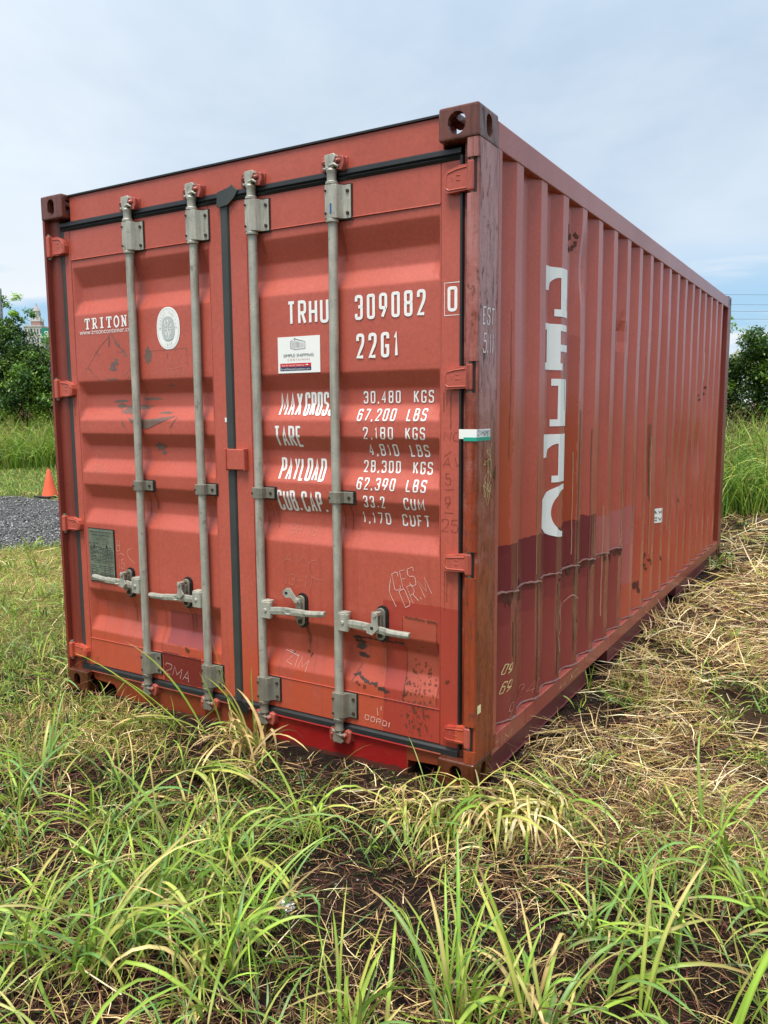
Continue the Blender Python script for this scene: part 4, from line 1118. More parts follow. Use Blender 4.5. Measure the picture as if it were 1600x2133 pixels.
chalk('chalk_writing', [('3-15', .400, .520, .045, .030, .05, -.12), ([(.225, 1.285), (.245, 1.31), (.27, 1.29), (.262, 1.24), (.24, 1.22), (.225, 1.25), (.225, 1.285)]), ('PMA', .235, 1.185, .048, .024, .3, 0)], 'door', M_chalkdim, DL)
chalk('chalk_writing', [('AV', .810, 1.722, .035, .030, .1, .05), ([(.80, 1.705), (.92, 1.715)]), ('15/1/16', .815, 1.668, .030, .012, .1, .08)], 'door', M_chalkdim, DL)
chalk('scratched_writing', [('AV', 1.475, .835, .045, .045, .35, 0), ([(1.66, .86), (1.62, .85), (1.61, .80), (1.65, .77), (1.70, .775)]), ('13-11', 1.475, .735, .05, .03, .2, 0), ('8H11B', 1.500, .962, .042, .026, .1, 0)], 'door', M_chalkdim, DR)
chalk('scratched_writing', [('NC', 2.275, 1.385, .035, .03, .2, 0), ([(2.28, 1.325), (2.31, 1.345)]), ('AV', 2.272, 1.285, .038, .034, .2, 0), ('5', 2.285, 1.215, .045, .024, 0, 0), ([(2.285, 1.195), (2.32, 1.198)]), ('9', 2.285, 1.125, .045, .022, 0, 0), ([(2.28, 1.105), (2.32, 1.105)]), ('25', 2.270, 1.03, .050, .030, 0, 0)], 'door', M_scr, DR, w=.0022)
chalk('chalk_writing', [([(1.965, .250), (1.968, .215)]), ([(1.985, .258), (1.985, .240)]), ('00RDI', 1.90, .185, .025, .022, .1, -.1)], 'door', M_chalk, DR, w=.0035)
chalk('chalk_writing', [('EST', .045, 1.82, .065, .028, .1, 0), ('5.11', .050, 1.715, .075, .026, .1, 0)], 'sideflat', M_white, CN, w=.0048, const=2.438)
random.seed(4)
sc = [[(.05 + .1 * random.random(), 1.30 - .2 * k / 8 + .12 * random.random()) for k in range(9)] for q in range(3)]
chalk('scribble', sc, 'sideflat', M_chalky, CN, w=.0022, const=2.438)
chalk('chalk_writing', [('09', .325, .385, .045, .022, .5, 0), ('69', .315, .300, .050, .024, .6, .1)], 'side', M_chalky, wall, w=.004)
chalk('chalk_writing', [('-24', .48, .20, .06, .05, .3, .05), ('9', .36, .19, .06, .04, .3, 0), ([(.70, .20), (.80, .20), (.80, .26), (.70, .26), (.70, .20)]), ('7', .72, .21, .04, .05, .2, 0), ('AB', .70, .37, .05, .05, .2, 0), ('2', .72, .30, .05, .06, 0, 0)], 'side', M_chalkdim, wall, w=.0035)
chalk('chalk_writing', [([(1.03, .60), (.98, .45), (1.02, .30)]), ([(1.30, .52), (1.22, .56), (1.12, .50), (1.14, .40), (1.02, .28)])], 'side', M_chalk, wall, w=.0035)
chalk('chalk_writing', [('ZIM', .19, .100, .035, .06, .3, 0), ('441XCL', 1.0, .108, .035, .05, .2, 0)], 'sideflat', M_chalky, CN, w=.003, const=2.4356)

# tape and stickers on the right front post
MB().box(2.3655, 2.4385, 0.0012, 0.0028, 1.396, 1.432).box(2.4382, 2.4392, 0.006, 0.125, 1.396, 1.432).obj('post_sticker', M_white, CN)
MB().box(2.385, 2.4390, 0.0002, 0.0011, 1.388, 1.402).box(2.43925, 2.4400, 0.0, 0.125, 1.388, 1.402).obj('sticker_stripe', M_green, CN)
chalk('marker_writing', [('21H', .005, 1.408, .020, .015, .1, 0), ('GP62', .062, 1.406, .020, .010, .1, 0)], 'sideflat', M_ink, CN, w=.0024, const=2.4394)
MB().box(2.438, 2.4392, 0.030, 0.060, 0.318, 0.350).obj('yellow_tape', M_yellow, CN)
MB().box(1.158, 1.178, 0.0475, 0.0492, 1.455, 1.475).obj('tape_scrap', M_chip, DL, bevel=0.0005)
# white tag with writing on the side
decal('white_tag', [[rect(3.13, 3.26, .685, .790)]], 'side', M_white, wall, 0.0012)
chalk('tag_writing', [('AW', 3.145, .75, .026, .036, 0, 0), ('CV', 3.145, .70, .026, .036, 0, 0)], 'side', M_ink, wall, w=.006, off=.0026)
decal('white_tag', [[rect(5.03, 5.10, 2.05, 2.25)], [rect(4.70, 4.77, 1.75, 1.98)]], 'side', M_white, wall, 0.0012)

# half-covered slab letters on the side wall (their right halves were painted over)
XR = 1.019
def side_letter(quads, fans=()):
    T = [[rect(*q)] for q in quads] + [[[c0, p[k], p[k + 1]] for k in range(len(p) - 1)] for c0, p in fans]
    decal('letter', T, 'side', M_white, wall, 0.0012, 'tall white slab letter cut off at its right by a repainted rib')
for zt, zb in ((2.150, 1.930), (1.388, 1.160)):     # T
    crv = [(.80, zt - .110), (.864, zt - .107)]
    for k in range(1, 8):
        t = k / 7 * math.pi / 2
        crv.append((.864 + .078 * (1 - math.cos(t)), zt - .107 + .062 * math.sin(t)))
    crv.append((.942, zt - .040))
    side_letter([(.80, XR, zt - .040, zt), (.942, XR, zb + .030, zt - .040), (.905, XR, zb, zb + .032)], [((.80, zt - .040), crv)])
zt, zb = 1.895, 1.685
side_letter([(.80, XR, zt - .030, zt), (.844, .942, zb + .032, zt - .028), (.80, .965, zb, zb + .032), (.942, XR, zb + .086, zb + .118)])   # R
side_letter([(.893, XR, 1.645 - .032, 1.645), (.932, XR, 1.425 + .032, 1.613), (.888, XR, 1.425, 1.457)])                                # I
cz_ = 1.018; P0 = []; P1 = []
for k in range(17):
    t = math.pi / 2 + math.pi * k / 16
    P0.append((1.03 + math.cos(t) * .235, cz_ + math.sin(t) * .130)); P1.append((1.03 + math.cos(t) * .122, cz_ + math.sin(t) * .104))
T = [[[P0[k], P0[k + 1], P1[k + 1], P1[k]] for k in range(16)]]
decal('letter', T, 'side', M_white, wall, 0.0012)

# weld beads of the side repair and along the bottom rail
def bead(y0, y1, za, zb, jag, r):
    P = []
    y = y0
    while y < y1:
        f = (y - y0) / (y1 - y0)
        P.append((side_x(y) + 0.003, y, za + (zb - za) * f + random.uniform(-jag, jag) + 0.006 * math.sin(y * 22)))
        y += 0.018
    return P, [r * random.uniform(.7, 1.3) for _ in P]
random.seed(9)
mb = MB()
P, rs = bead(0.222, 2.30, 0.742, 0.655, .003, .0055); mb.tube(P, rs, 6)
P, rs = bead(0.222, 5.84, 0.172, 0.176, .002, .005); mb.tube(P, rs, 6)
mb.obj('weld_seam', M_weld, wall)
# burnt edge under the weld
T = []
for k in range(70):
    y = random.uniform(.25, 2.28); z = .738 - (y - .22) * .042 - random.uniform(0, .05) ** 1.3 * 2
    T.append([torn(y, z, random.uniform(.004, .02), random.uniform(.004, .03), 8, .6)])
for (y, z, n) in [(2.62, .31, 10), (2.9, .45, 8), (1.35, .40, 6), (1.15, 2.32, 10), (3.3, .40, 5), (4.6, 1.6, 2), (4.9, 1.65, 2), (3.9, .8, 3)]:
    for k in range(n): T.append([torn(y + random.gauss(0, .03), z + random.gauss(0, .025), .014, .014, 8, .7)])
decal('rust_scabs', T, 'side', plain('side_rust', (0.10, 0.026, 0.012), 0.75, 0, .6, 60, .8), wall, 0.0008)
# long dry runs down the ribs
T = []
random.seed(31)
for k in range(16):
    y = SE0 + k * SP - random.choice([.01, .036, .066, .1]); z1 = random.uniform(.9, 2.1); z0 = z1 - random.uniform(.3, .9)
    T.append(jl((y, z1), (y + .004, max(.2, z0)), random.uniform(.003, .008), .0015, 14))
decal('water_runs', T, 'side', plain('pale_run', (0.42, 0.24, 0.13), 0.5, 0, .3), wall, 0.0010)
T = []
for (y, z1, z0, w) in [(.405, .60, .45, .012), (.438, .66, .40, .008), (.70, .72, .25, .010), (.99, .66, .20, .014), (1.0, 1.75, 1.5, .004), (1.27, 1.5, .3, .010), (1.25, .70, .25, .016), (1.50, 1.4, .3, .006), (1.05, 2.28, 1.7, .004), (2.9, 1.4, .9, .012), (.36, 1.9, 1.3, .003), (1.9, 2.0, 1.2, .005), (2.15, 1.8, 1.0, .006)]:
    T.append(jl((y, z1), (y, z0), w, .002, 16))
decal('grime_runs', T, 'side', plain('grime', (0.17, 0.085, 0.05), 0.5, 0, .5), wall, 0.0013)

# ------------------------------------------------------------------ ground cover
def mixc(a, b, t): return a * (1 - t) + b * t
GR = {
 'fresh': np.array([0.255, 0.395, 0.045]), 'mid': np.array([0.175, 0.315, 0.040]), 'blue': np.array([0.125, 0.265, 0.065]), 'dark': np.array([0.045, 0.095, 0.022]),
 'yel': np.array([0.40, 0.42, 0.09]), 'straw': np.array([0.68, 0.49, 0.215]), 'tan': np.array([0.36, 0.235, 0.10]), 'brown': np.array([0.11, 0.052, 0.026]), 'red': np.array([0.16, 0.05, 0.045]), 'pale': np.array([0.86, 0.73, 0.44])}

def blades(base, az, el, bend, L, Wd, c0, c1, nseg=5, across=2, kink=None, twist=None, p=1.4, clampz=True, fold=0.28, roll=None, rootw=0.55):
    """curved tapering strips; all arguments arrays of length N"""
    N = len(base); s = np.linspace(0, 1, nseg + 1)
    if twist is None: twist = np.zeros(N)
    ds = 1.0 / nseg
    pos = np.zeros((N, nseg + 1, 3)); pos[:, 0] = base
    elv = el[:, None] - bend[:, None] * s[None] ** p
    if kink is not None: elv = elv - np.where(s[None] > kink[0][:, None], kink[1][:, None], 0)
    azv = az[:, None] + twist[:, None] * s[None]
    d = np.stack([np.cos(elv) * np.cos(azv), np.cos(elv) * np.sin(azv), np.sin(elv)], 2)
    for i in range(nseg): pos[:, i + 1] = pos[:, i] + (d[:, i] + d[:, i + 1]) * 0.5 * (L[:, None] * ds)
    if clampz:
        gz_ = ground_z(pos[..., 0], pos[..., 1]) + 0.004
        pos[..., 2] = np.maximum(pos[..., 2], gz_)
    w = (rootw + (1 - rootw) * np.minimum(1, s * 4)) * np.sqrt(np.maximum(0, 1 - s ** 2.2)) + 0.02
    W_ = Wd[:, None] * w[None] * 0.5
    side = np.stack([-np.sin(azv), np.cos(azv), np.zeros_like(azv)], 2)
    up = np.cross(side, d) * -1
    if roll is None: roll = rng.uniform(-0.9, 0.9, N)
    rl = (roll[:, None] * (0.4 + s[None]))[..., None]
    sv = side * np.cos(rl) + up * np.sin(rl)
    nv_ = up * np.cos(rl) - side * np.sin(rl)
    lft = pos - sv * W_[..., None]; rgt = pos + sv * W_[..., None]
    tt = s[None, :, None] ** 1.3
    col = c0[:, None, :] * (1 - tt) + c1[:, None, :] * tt
    col = col * rng.uniform(.78, 1.2, (N, nseg + 1, 1))
    if across == 3:
        pt = (rng.random((N, nseg + 1, 1)) < .07); col = np.where(pt, col * .4 + GR['tan'] * .6, col)
        col[:, -2:] = np.where((rng.random((N, 1, 1)) < .3), GR['tan'] * .9, col[:, -2:])
    if across == 2:
        V = np.stack([lft, rgt], 2).reshape(-1, 3); C = np.repeat(col[:, :, None, :], 2, 2).reshape(-1, 3); k = 2
    else:
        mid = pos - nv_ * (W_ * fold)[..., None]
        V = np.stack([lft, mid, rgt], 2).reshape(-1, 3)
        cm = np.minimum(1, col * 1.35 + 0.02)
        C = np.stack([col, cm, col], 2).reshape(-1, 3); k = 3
    b = (np.arange(N)[:, None] * (nseg + 1) * k + np.arange(nseg)[None] * k).ravel()
    F = [np.stack([b + j, b + j + 1, b + j + 1 + k, b + j + k], 1) for j in range(k - 1)]
    return V, np.concatenate(F), C

class Acc:
    def __init__(s): s.V = []; s.F = []; s.C = []; s.n = 0
    def add(s, vfc):
        V, F, C = vfc; s.V.append(V); s.F.append(F + s.n); s.C.append(C); s.n += len(V)
    def obj(s, name, m, parent=None, smooth=True, **tags):
        me = np_mesh(name, np.concatenate(s.V), np.concatenate(s.F), m, np.concatenate(s.C), smooth)
        o = bpy.data.objects.new(name, me); link(o, parent); tag(o, **tags); return o

FH = math.atan2(Ff[1], Ff[0])
def polar(n, r0, r1, spread=58, off=0.0):
    """points round the viewpoint, thinning out with distance"""
    r = r0 * (r1 / r0) ** rng.random(n); a = FH + off + np.radians(rng.uniform(-spread, spread, n))
    return CAMP[0] + r * np.cos(a), CAMP[1] + r * np.sin(a), r

def pick(names, w, n, var=0.22):
    idx = rng.choice(len(names), n, p=np.array(w) / sum(w)); c = np.stack([GR[k] for k in names])[idx]
    return c * (1 + rng.uniform(-var, var, (n, 1))) * (1 + rng.uniform(-.06, .06, (n, 3)))

def keep(x, y, extra=None, g=0.02):
    k = ~in_box(x, y, g)
    if extra is not None: k &= extra
    return k

def belt_front(x):
    """y of the near edge of the tall grass for a given x"""
    xs = [-40, -16.6, -12, -6, -1, 2.0, 2.45, 4, 8, 20]; ys = [-2, 10.6, 13.0, 12.5, 10.0, 9.3, 11.1, 11.6, 11.0, 6.0]
    return np.interp(x, xs, ys)

# straw -------------------------------------------------
def straw():
    A = Acc()
    n1_, n2_ = 66000, 34000
    xa, ya, ra = polar(n1_, 0.75, 16); xb_, yb_, rb_ = polar(n2_, 2.4, 14, 11, math.radians(-23))
    xc, yc, rc = polar(34000, 1.0, 4.6, 30)
    x, y, r = np.concatenate([xa, xb_, xc]), np.concatenate([ya, yb_, yc]), np.concatenate([ra, rb_, rc]); n = len(x)
    dens = 0.25 + 0.75 * (vnoise(x, y, 1.6) > 0.42)
    right = (x > 2.4) & (y > -0.1)
    left = (x < 0.1) & (y > -1)
    dens = np.where(right, np.clip((vnoise(x, y, 2.7) * .6 + vnoise(x, y, 7.0) * .4 - .40) * 5, .06, 1), dens * np.where(vnoise(x, y, 3.1) > .5, .62, .28))
    dens = np.where((x > 2.45) & (x < 3.0) & (y > -0.6) & (y < 0.9), 0.45, dens)
    dens = np.where((x < 1.9) & (y < -.5), dens * .7, dens)
    k = keep(x, y, (rng.random(n) < dens) & ~gravel_mask(x, y) & (y < belt_front(x)))
    x, y, r = x[k], y[k], r[k]; n = len(x)
    sc = np.clip(r / 3.2, 0.8, 2.6)
    z = ground_z(x, y) + 0.004 + rng.random(n) ** 2 * 0.045
    right = (x > 2.4) & (y > 0.9 + (vnoise(x, y, 1.5) - .5) * 2)
    c = np.where(right[:, None], pick(['straw', 'pale', 'tan', 'brown', 'yel', 'red'], [3.4, 1.9, 3.4, 3.4, 1.2, .8], n), pick(['straw', 'pale', 'tan', 'brown', 'red', 'yel'], [2.0, .7, 3.0, 4.6, 1.6, .8], n))
    # swathes: mown straw lies roughly combed
    comb_ = np.where(right & (rng.random(n) < .6), rng.normal(0.1, 0.6, n), rng.uniform(0, 2 * np.pi, n)) + (vnoise(x, y, 2.2) - .5) * 5
    L = rng.uniform(.05, .24, n) * np.sqrt(sc) * np.where(right, 1.35, 1.0)
    A.add(blades(np.stack([x, y, z], 1), comb_, rng.normal(.10, .22, n), rng.uniform(-.1, .8, n), L, rng.uniform(.0016, .0046, n) * sc, c, c * rng.uniform(.8, 1.2, (n, 1)), 3, 2, None, rng.normal(0, .5, n), rootw=.9))
    A.obj('dry_straw', M_straw, label='mown dry straw lying loose over the ground', cat='straw', kind='stuff')
straw()

# short brown litter and stubble in the foreground
def litter_bits():
    A = Acc(); n = 56000
    x, y, r = polar(n, 0.8, 7)
    k = keep(x, y, ~gravel_mask(x, y) & ((vnoise(x, y, 2.1) > .3) | (rng.random(n) < .6))); x, y, r = x[k], y[k], r[k]; n = len(x)
    z = ground_z(x, y) + .002
    c = pick(['brown', 'tan', 'red', 'straw', 'dark'], [6, 2.2, 1.8, .9, .9], n, .35)
    A.add(blades(np.stack([x, y, z], 1), rng.uniform(0, 6.3, n), rng.uniform(0, .9, n), rng.uniform(0, 1.2, n), rng.uniform(.015, .075, n), rng.uniform(.0015, .004, n), c, c, 2, 2))
    A.obj('plant_litter', M_straw, label='fine brown plant litter over damp dark soil', cat='litter', kind='stuff')
litter_bits()

# green grass, short and mid height --------------------------
def green():
    A = Acc()
    # clumped small shoots everywhere
    n = 3500
    x, y, r = polar(n, 0.85, 15)
    v = vnoise(x, y, 1.3) * .6 + vnoise(x, y, 4.1) * .4
    left = (x < 0.2); right = (x > 2.5) & (y > 0)
    dens = np.where(left, .95, np.where(right, .95, .62)) * (v > np.where(left, .25, .40))
    front = (y < 0) & (x < 2.6); dens = np.where(front, .7 * (v > .46), dens)
    dens = np.where((np.abs(x - 1.85) < .42) & (y > -.42) & (y < .1), .04, dens); dens = np.where(np.hypot(x - 2.7, (y + .58) * .8) < .3, .05, dens); dens = np.where(np.hypot(x - 2.55, y + 1.0) < .16, .05, dens)
    dens = np.where((x > 2.45) & (y > -.75) & (y < .3) & (x < 3.0), .25, dens)
    k = keep(x, y, (rng.random(n) < dens) & ~gravel_mask(x, y) & (y < belt_front(x)), .03); x, y, r = x[k], y[k], r[k]
    m_ = rng.integers(5, 13, len(x)); idx = np.repeat(np.arange(len(x)), m_); n = len(idx)
    sc = np.clip(r[idx] / 4.0, .85, 2.2)
    px = x[idx] + rng.normal(0, .022, n) * sc; py = y[idx] + rng.normal(0, .022, n) * sc
    kk = keep(px, py, None, .01); idx, px, py, sc = idx[kk], px[kk], py[kk], sc[kk]; n = len(idx)
    z = ground_z(px, py)
    hue = rng.random(len(x))[idx]
    c = pick(['fresh', 'mid', 'blue', 'dark', 'yel'], [3, 3.2, 2.2, 1.4, .9], n)
    base = mixc(c, pick(['yel', 'straw', 'brown'], [2, 1, .6], n), (.1 + .25 * hue)[:, None] * 0.8)
    L = rng.uniform(.06, .22, n) * (0.7 + .8 * hue) * np.where(x[idx] < 0.2, 1.0, np.where(y[idx] > 0, .8, 1.05))
    A.add(blades(np.stack([px, py, z], 1), rng.uniform(0, 6.3, n), rng.uniform(.7, 1.5, n), rng.uniform(.4, 2.0, n), L, rng.uniform(.0035, .0085, n) * sc, base, c, 5, 2, None, rng.normal(0, .4, n)))
    A.obj('short_grass', M_blade, label='short green grass shoots growing through the straw', cat='grass', kind='stuff')
    # pale mown grass on the left, far side
    A = Acc(); n = 60000
    x, y, d = polar(n, 3.6, 24, 10.5, math.radians(26))
    rel = np.arctan2(y - CAMP[1], x - CAMP[0]) - FH
    k = keep(x, y, ~gravel_mask(x, y) & (y < belt_front(x)) & (rel > math.radians(16)) & (rel < math.radians(36))); x, y, d = x[k], y[k], d[k]; n = len(x)
    dry = (x > -4.4) & (vnoise(x, y, .9) > .38)
    c = np.where(dry[:, None], pick(['straw', 'yel', 'fresh', 'tan', 'mid'], [2.6, 4, 3, .5, .4], n), pick(['fresh', 'mid', 'yel', 'blue', 'straw'], [4, 3, 3, .8, .8], n))
    A.add(blades(np.stack([x, y, ground_z(x, y)], 1), rng.uniform(0, 6.3, n), rng.uniform(.3, 1.5, n), rng.uniform(.2, 1.5, n), rng.uniform(.03, .12, n) * np.clip(d / 9, .8, 1.8), rng.uniform(.003, .006, n) * np.clip(d / 7, .8, 2.2), c * .9, c, 3, 2))
    A.obj('mown_grass', M_blade, label='pale mown grass verge beside the gravel track', cat='grass', kind='stuff')
green()

# weeds spreading small leaves near the middle foreground
def small_weeds():
    A = Acc(); n0 = 130
    cx = rng.choice([1.62, 1.75, 1.5, 2.9, 1.9], n0) + rng.normal(0, .16, n0); cy = rng.choice([-.55, -.75, -.35, -.25], n0) + rng.normal(0, .13, n0)
    m_ = 22; idx = np.repeat(np.arange(n0), m_); n = len(idx)
    hgt = rng.random(n) * .07
    px, py = cx[idx] + rng.normal(0, .018, n), cy[idx] + rng.normal(0, .018, n)
    kk = keep(px, py, None, .02); idx, px, py, hgt = idx[kk], px[kk], py[kk], hgt[kk]; n = len(px)
    c = pick(['mid', 'dark'], [2, 3], n) * .75
    A.add(blades(np.stack([px, py, ground_z(px, py) + hgt], 1), rng.uniform(0, 6.3, n), rng.uniform(-.2, 1.1, n), rng.uniform(0, .6, n), rng.uniform(.008, .022, n), rng.uniform(.004, .008, n), c, c, 2, 2))
    A.obj('small_weeds', M_blade, label='low leafy weeds among the foreground grass', cat='weeds', kind='stuff')
small_weeds()

# big arching tufts: each tuft is a plant of its own --------------------
def tuft(x, y, n, Lr, wr, names, wts, el=(.75, 1.5), bend=(.8, 2.2), azr=None, label='', group=None, kinkp=.12, dry=.10, name='grass_tuft', spread=.03, cat='grass tuft'):
    global rng
    keep_rng = rng; rng = np.random.default_rng(int(abs(x * 1000 + y * 7919)) + 11)
    n = max(3, int(n * (.84 if group else .75)))
    A = Acc()
    px = x + rng.normal(0, spread, n); py = y + rng.normal(0, spread, n)
    az = rng.uniform(0, 2 * np.pi, n) if azr is None else rng.normal(azr[0], azr[1], n)
    c = pick(names, wts, n, .18)
    tip = mixc(c, GR['yel'], rng.random((n, 1)) * .3)
    k = rng.random(n) < dry
    tip[k] = GR['straw'] * rng.uniform(.7, 1.1, (k.sum(), 1))
    base = mixc(c, GR['yel'], rng.random((n, 1)) * .18)
    L = rng.uniform(*Lr, n); wr = (wr[0] * 1.0, wr[1] * 1.2)
    kink = (np.where(rng.random(n) < kinkp, rng.uniform(.35, .7, n), 2.0), rng.uniform(.8, 1.9, n))
    P = np.stack([px, py, ground_z(px, py) - .005], 1)
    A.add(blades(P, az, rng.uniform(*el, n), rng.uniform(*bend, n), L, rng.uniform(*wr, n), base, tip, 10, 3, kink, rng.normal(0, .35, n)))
    # stub leaves at the root
    m = n // 2
    c2 = pick(['tan', 'brown', 'straw', 'mid'], [2, 2, 1, 1], m)
    P2 = np.stack([x + np.clip(rng.normal(0, spread * 1.3, m), -.09, .09), y + np.clip(rng.normal(0, spread * 1.3, m), -.09, .09), np.zeros(m)], 1); P2[:, 2] = ground_z(P2[:, 0], P2[:, 1])
    A.add(blades(P2, rng.uniform(0, 6.3, m), rng.uniform(.2, 1.1, m), rng.uniform(.5, 2, m), rng.uniform(.05, .2, m), rng.uniform(.003, .006, m), c2, c2, 4, 3))
    # stem stubs
    me_o = bpy.data.objects.new(name, np_mesh(name, np.concatenate(A.V) - np.array([x, y, 0]), np.concatenate(A.F), M_blade, np.concatenate(A.C), True))
    COL.objects.link(me_o); me_o.location = (x, y, 0)
    tag(me_o, label, cat, group)
    rng = keep_rng
    return me_o
g1 = (['fresh', 'mid', 'blue', 'yel'], [4, 2.5, 2, .6])
LG = 'tall green grass tufts in the foreground'
def sep_label(kind, where): return kind + ' ' + where
tuft(1.986, -1.45, 34, (.25, .62), (.006, .012), *g1, label='large green grass tuft at the lower left, nearest the left edge', group=LG)
tuft(1.893, -1.132, 30, (.22, .55), (.006, .012), *g1, label='bright green grass tuft at left centre of the foreground, standing upright', group=LG, el=(1.1, 1.55), bend=(.2, 1.2))
tuft(1.98, -1.28, 30, (.2, .5), (.006, .012), *g1, label='dense green grass tuft just below the upright one at left', group=LG)
tuft(2.24, -1.06, 26, (.22, .5), (.005, .010), *g1, label='arching green tuft in the lower middle beside bare soil', group=LG)
tuft(1.80, -1.50, 26, (.2, .5), (.006, .011), *g1, label='green tuft in the bottom left corner', group=LG)
tuft(2.294, -1.308, 30, (.2, .48), (.006, .012), *g1, label='green tuft at the bottom edge left of centre', group=LG)
tuft(1.942, -.858, 34, (.3, .62), (.006, .013), ['mid', 'blue', 'fresh', 'yel'], [3, 2, 1.5, 1], azr=(.1, .9), bend=(1.6, 2.9), label='wide arching grass clump in the middle foreground, leaning right', group=LG, kinkp=.25)
tuft(1.50, -.95, 26, (.2, .5), (.005, .010), *g1, label='green tuft at the left edge below the mown straw', group=LG)
tuft(1.25, -.70, 26, (.18, .42), (.005, .009), ['blue', 'mid', 'dark'], [3, 2, 2], label='blue green tuft left of the wide arching clump', group=LG)
tuft(0.80, -.72, 24, (.2, .42), (.006, .011), ['blue', 'mid', 'fresh'], [3, 2, 2], label='blue green tuft at the left margin beside the container corner', group=LG)
tuft(1.0, -.98, 26, (.2, .46), (.006, .011), ['blue', 'mid', 'fresh'], [3, 2, 2], label='spreading tuft at the far left edge', group=LG)
tuft(2.72, -1.30, 30, (.18, .42), (.006, .012), *g1, label='bright green tuft at the bottom edge in the middle', group=LG, el=(1.0, 1.55), bend=(.2, 1.4))
tuft(2.90, -1.106, 30, (.2, .46), (.007, .013), *g1, label='bright tuft at the bottom edge right of centre with upright blades', group=LG, el=(1.0, 1.55), bend=(.2, 1.4))
tuft(3.06, -1.00, 26, (.2, .44), (.006, .012), *g1, label='bright green tuft at the bottom edge beside the broad bladed stalk', group=LG, el=(.9, 1.5), bend=(.4, 1.8))
tuft(3.28, -.80, 5, (.42, .60), (.012, .017), ['fresh', 'mid'], [4, 1], azr=(1.2, .5), el=(1.35, 1.5), bend=(.5, 1.6), label='tall broad bladed stalk of grass at the lower right', kinkp=0, dry=.1, spread=.012)
tuft(3.50, -.76, 6, (.35, .55), (.012, .017), ['fresh', 'mid'], [4, 1], azr=(.9, .5), el=(1.1, 1.4), bend=(.3, 1.2), label='broad bladed grass in the bottom right corner', kinkp=0, dry=.1, spread=.02)
tuft(3.28, -.55, 30, (.2, .45), (.005, .010), ['blue', 'mid', 'fresh'], [2, 2, 2], label='arching tuft behind the broad bladed stalk', group=LG)
tuft(3.10, -.62, 24, (.18, .4), (.005, .010), ['blue', 'mid', 'fresh'], [2, 2, 2], label='thin arching tuft left of the broad bladed stalk', group=LG)
tuft(3.36, -.06, 30, (.2, .42), (.006, .011), *g1, label='green tuft at the right edge, upper one of two', group=LG)
tuft(3.50, -.27, 30, (.2, .42), (.006, .011), ['mid', 'blue', 'fresh'], [2, 2, 2], label='green tuft at the right edge, lower one of two', group=LG)
# bent, yellowing clumps round the right front corner
yl = (['yel', 'straw', 'mid', 'fresh', 'pale'], [3.5, 2, 2, 1, 1.4])
tuft(2.56, -.10, 100, (.24, .50), (.007, .012), *yl, azr=(-1.2, .75), el=(.5, 1.3), bend=(1.6, 3.2), kinkp=.4, dry=.5, label='flattened yellow green grass clump against the right front corner of the container', spread=.06)
tuft(2.74, .03, 80, (.22, .46), (.007, .012), *yl, azr=(-1.5, .6), el=(.4, 1.2), bend=(1.6, 3.0), kinkp=.4, dry=.55, label='bent straw coloured clump on the right of the container corner', spread=.05)
tuft(2.86, .12, 44, (.28, .5), (.006, .011), *yl, azr=(3.4, .4), el=(.15, .5), bend=(.3, .9), kinkp=.2, dry=.5, label='swept over pale grass lying against the bottom rail', spread=.05)
tuft(2.36, -.22, 52, (.2, .44), (.005, .009), *yl, azr=(-1.6, .8), el=(.6, 1.3), bend=(1.6, 3.0), kinkp=.45, dry=.5, label='kinked yellow clump in front of the bottom right casting', spread=.05)
tuft(2.18, -.25, 26, (.2, .40), (.004, .008), *yl, azr=(.3, .6), el=(.5, 1.1), bend=(1.2, 2.4), kinkp=.45, dry=.5, label='bent grass under the bright red part of the sill', spread=.05)
tuft(2.55, -.50, 24, (.12, .3), (.004, .007), *yl, el=(.4, 1.2), bend=(1, 2.6), kinkp=.3, dry=.6, label='thin yellow clump on bare soil in the middle', spread=.06)
# weed growing up at the middle of the doors
tuft(1.27, -.03, 9, (.32, .50), (.011, .015), ['mid', 'blue', 'fresh'], [3, 2, 2], azr=(3.5, .35), el=(1.15, 1.45), bend=(.1, .9), kinkp=0, dry=.1, label='upright green weed grass growing where the two doors meet', spread=.03)
tuft(1.08, -.10, 11, (.45, .68), (.011, .016), ['mid', 'blue', 'fresh'], [3, 2, 2], azr=(3.68, .3), el=(.65, 1.15), bend=(.4, 1.7), kinkp=.0, dry=.1, label='long arching green blades reaching left across the sill', spread=.04)
tuft(1.40, -.10, 44, (.25, .48), (.008, .014), ['straw', 'tan', 'yel', 'mid'], [3.5, 2, 2, 2], azr=(-1.9, 1.1), el=(.8, 1.5), bend=(1, 2.6), kinkp=.45, dry=.7, label='withered tan grass clump between the two doors', spread=.04)
tuft(1.55, -.32, 26, (.15, .35), (.005, .009), ['mid', 'yel', 'tan'], [3, 2, 2], label='half dry tuft in front of the withered clump', kinkp=.3, dry=.5)
tuft(1.30, -.42, 18, (.3, .5), (.009, .015), ['mid', 'dark', 'yel'], [3, 2, 1.5], azr=(.1, .35), el=(.35, .7), bend=(.8, 1.4), label='flattened broad blades lying left of centre', kinkp=.1, dry=.3)
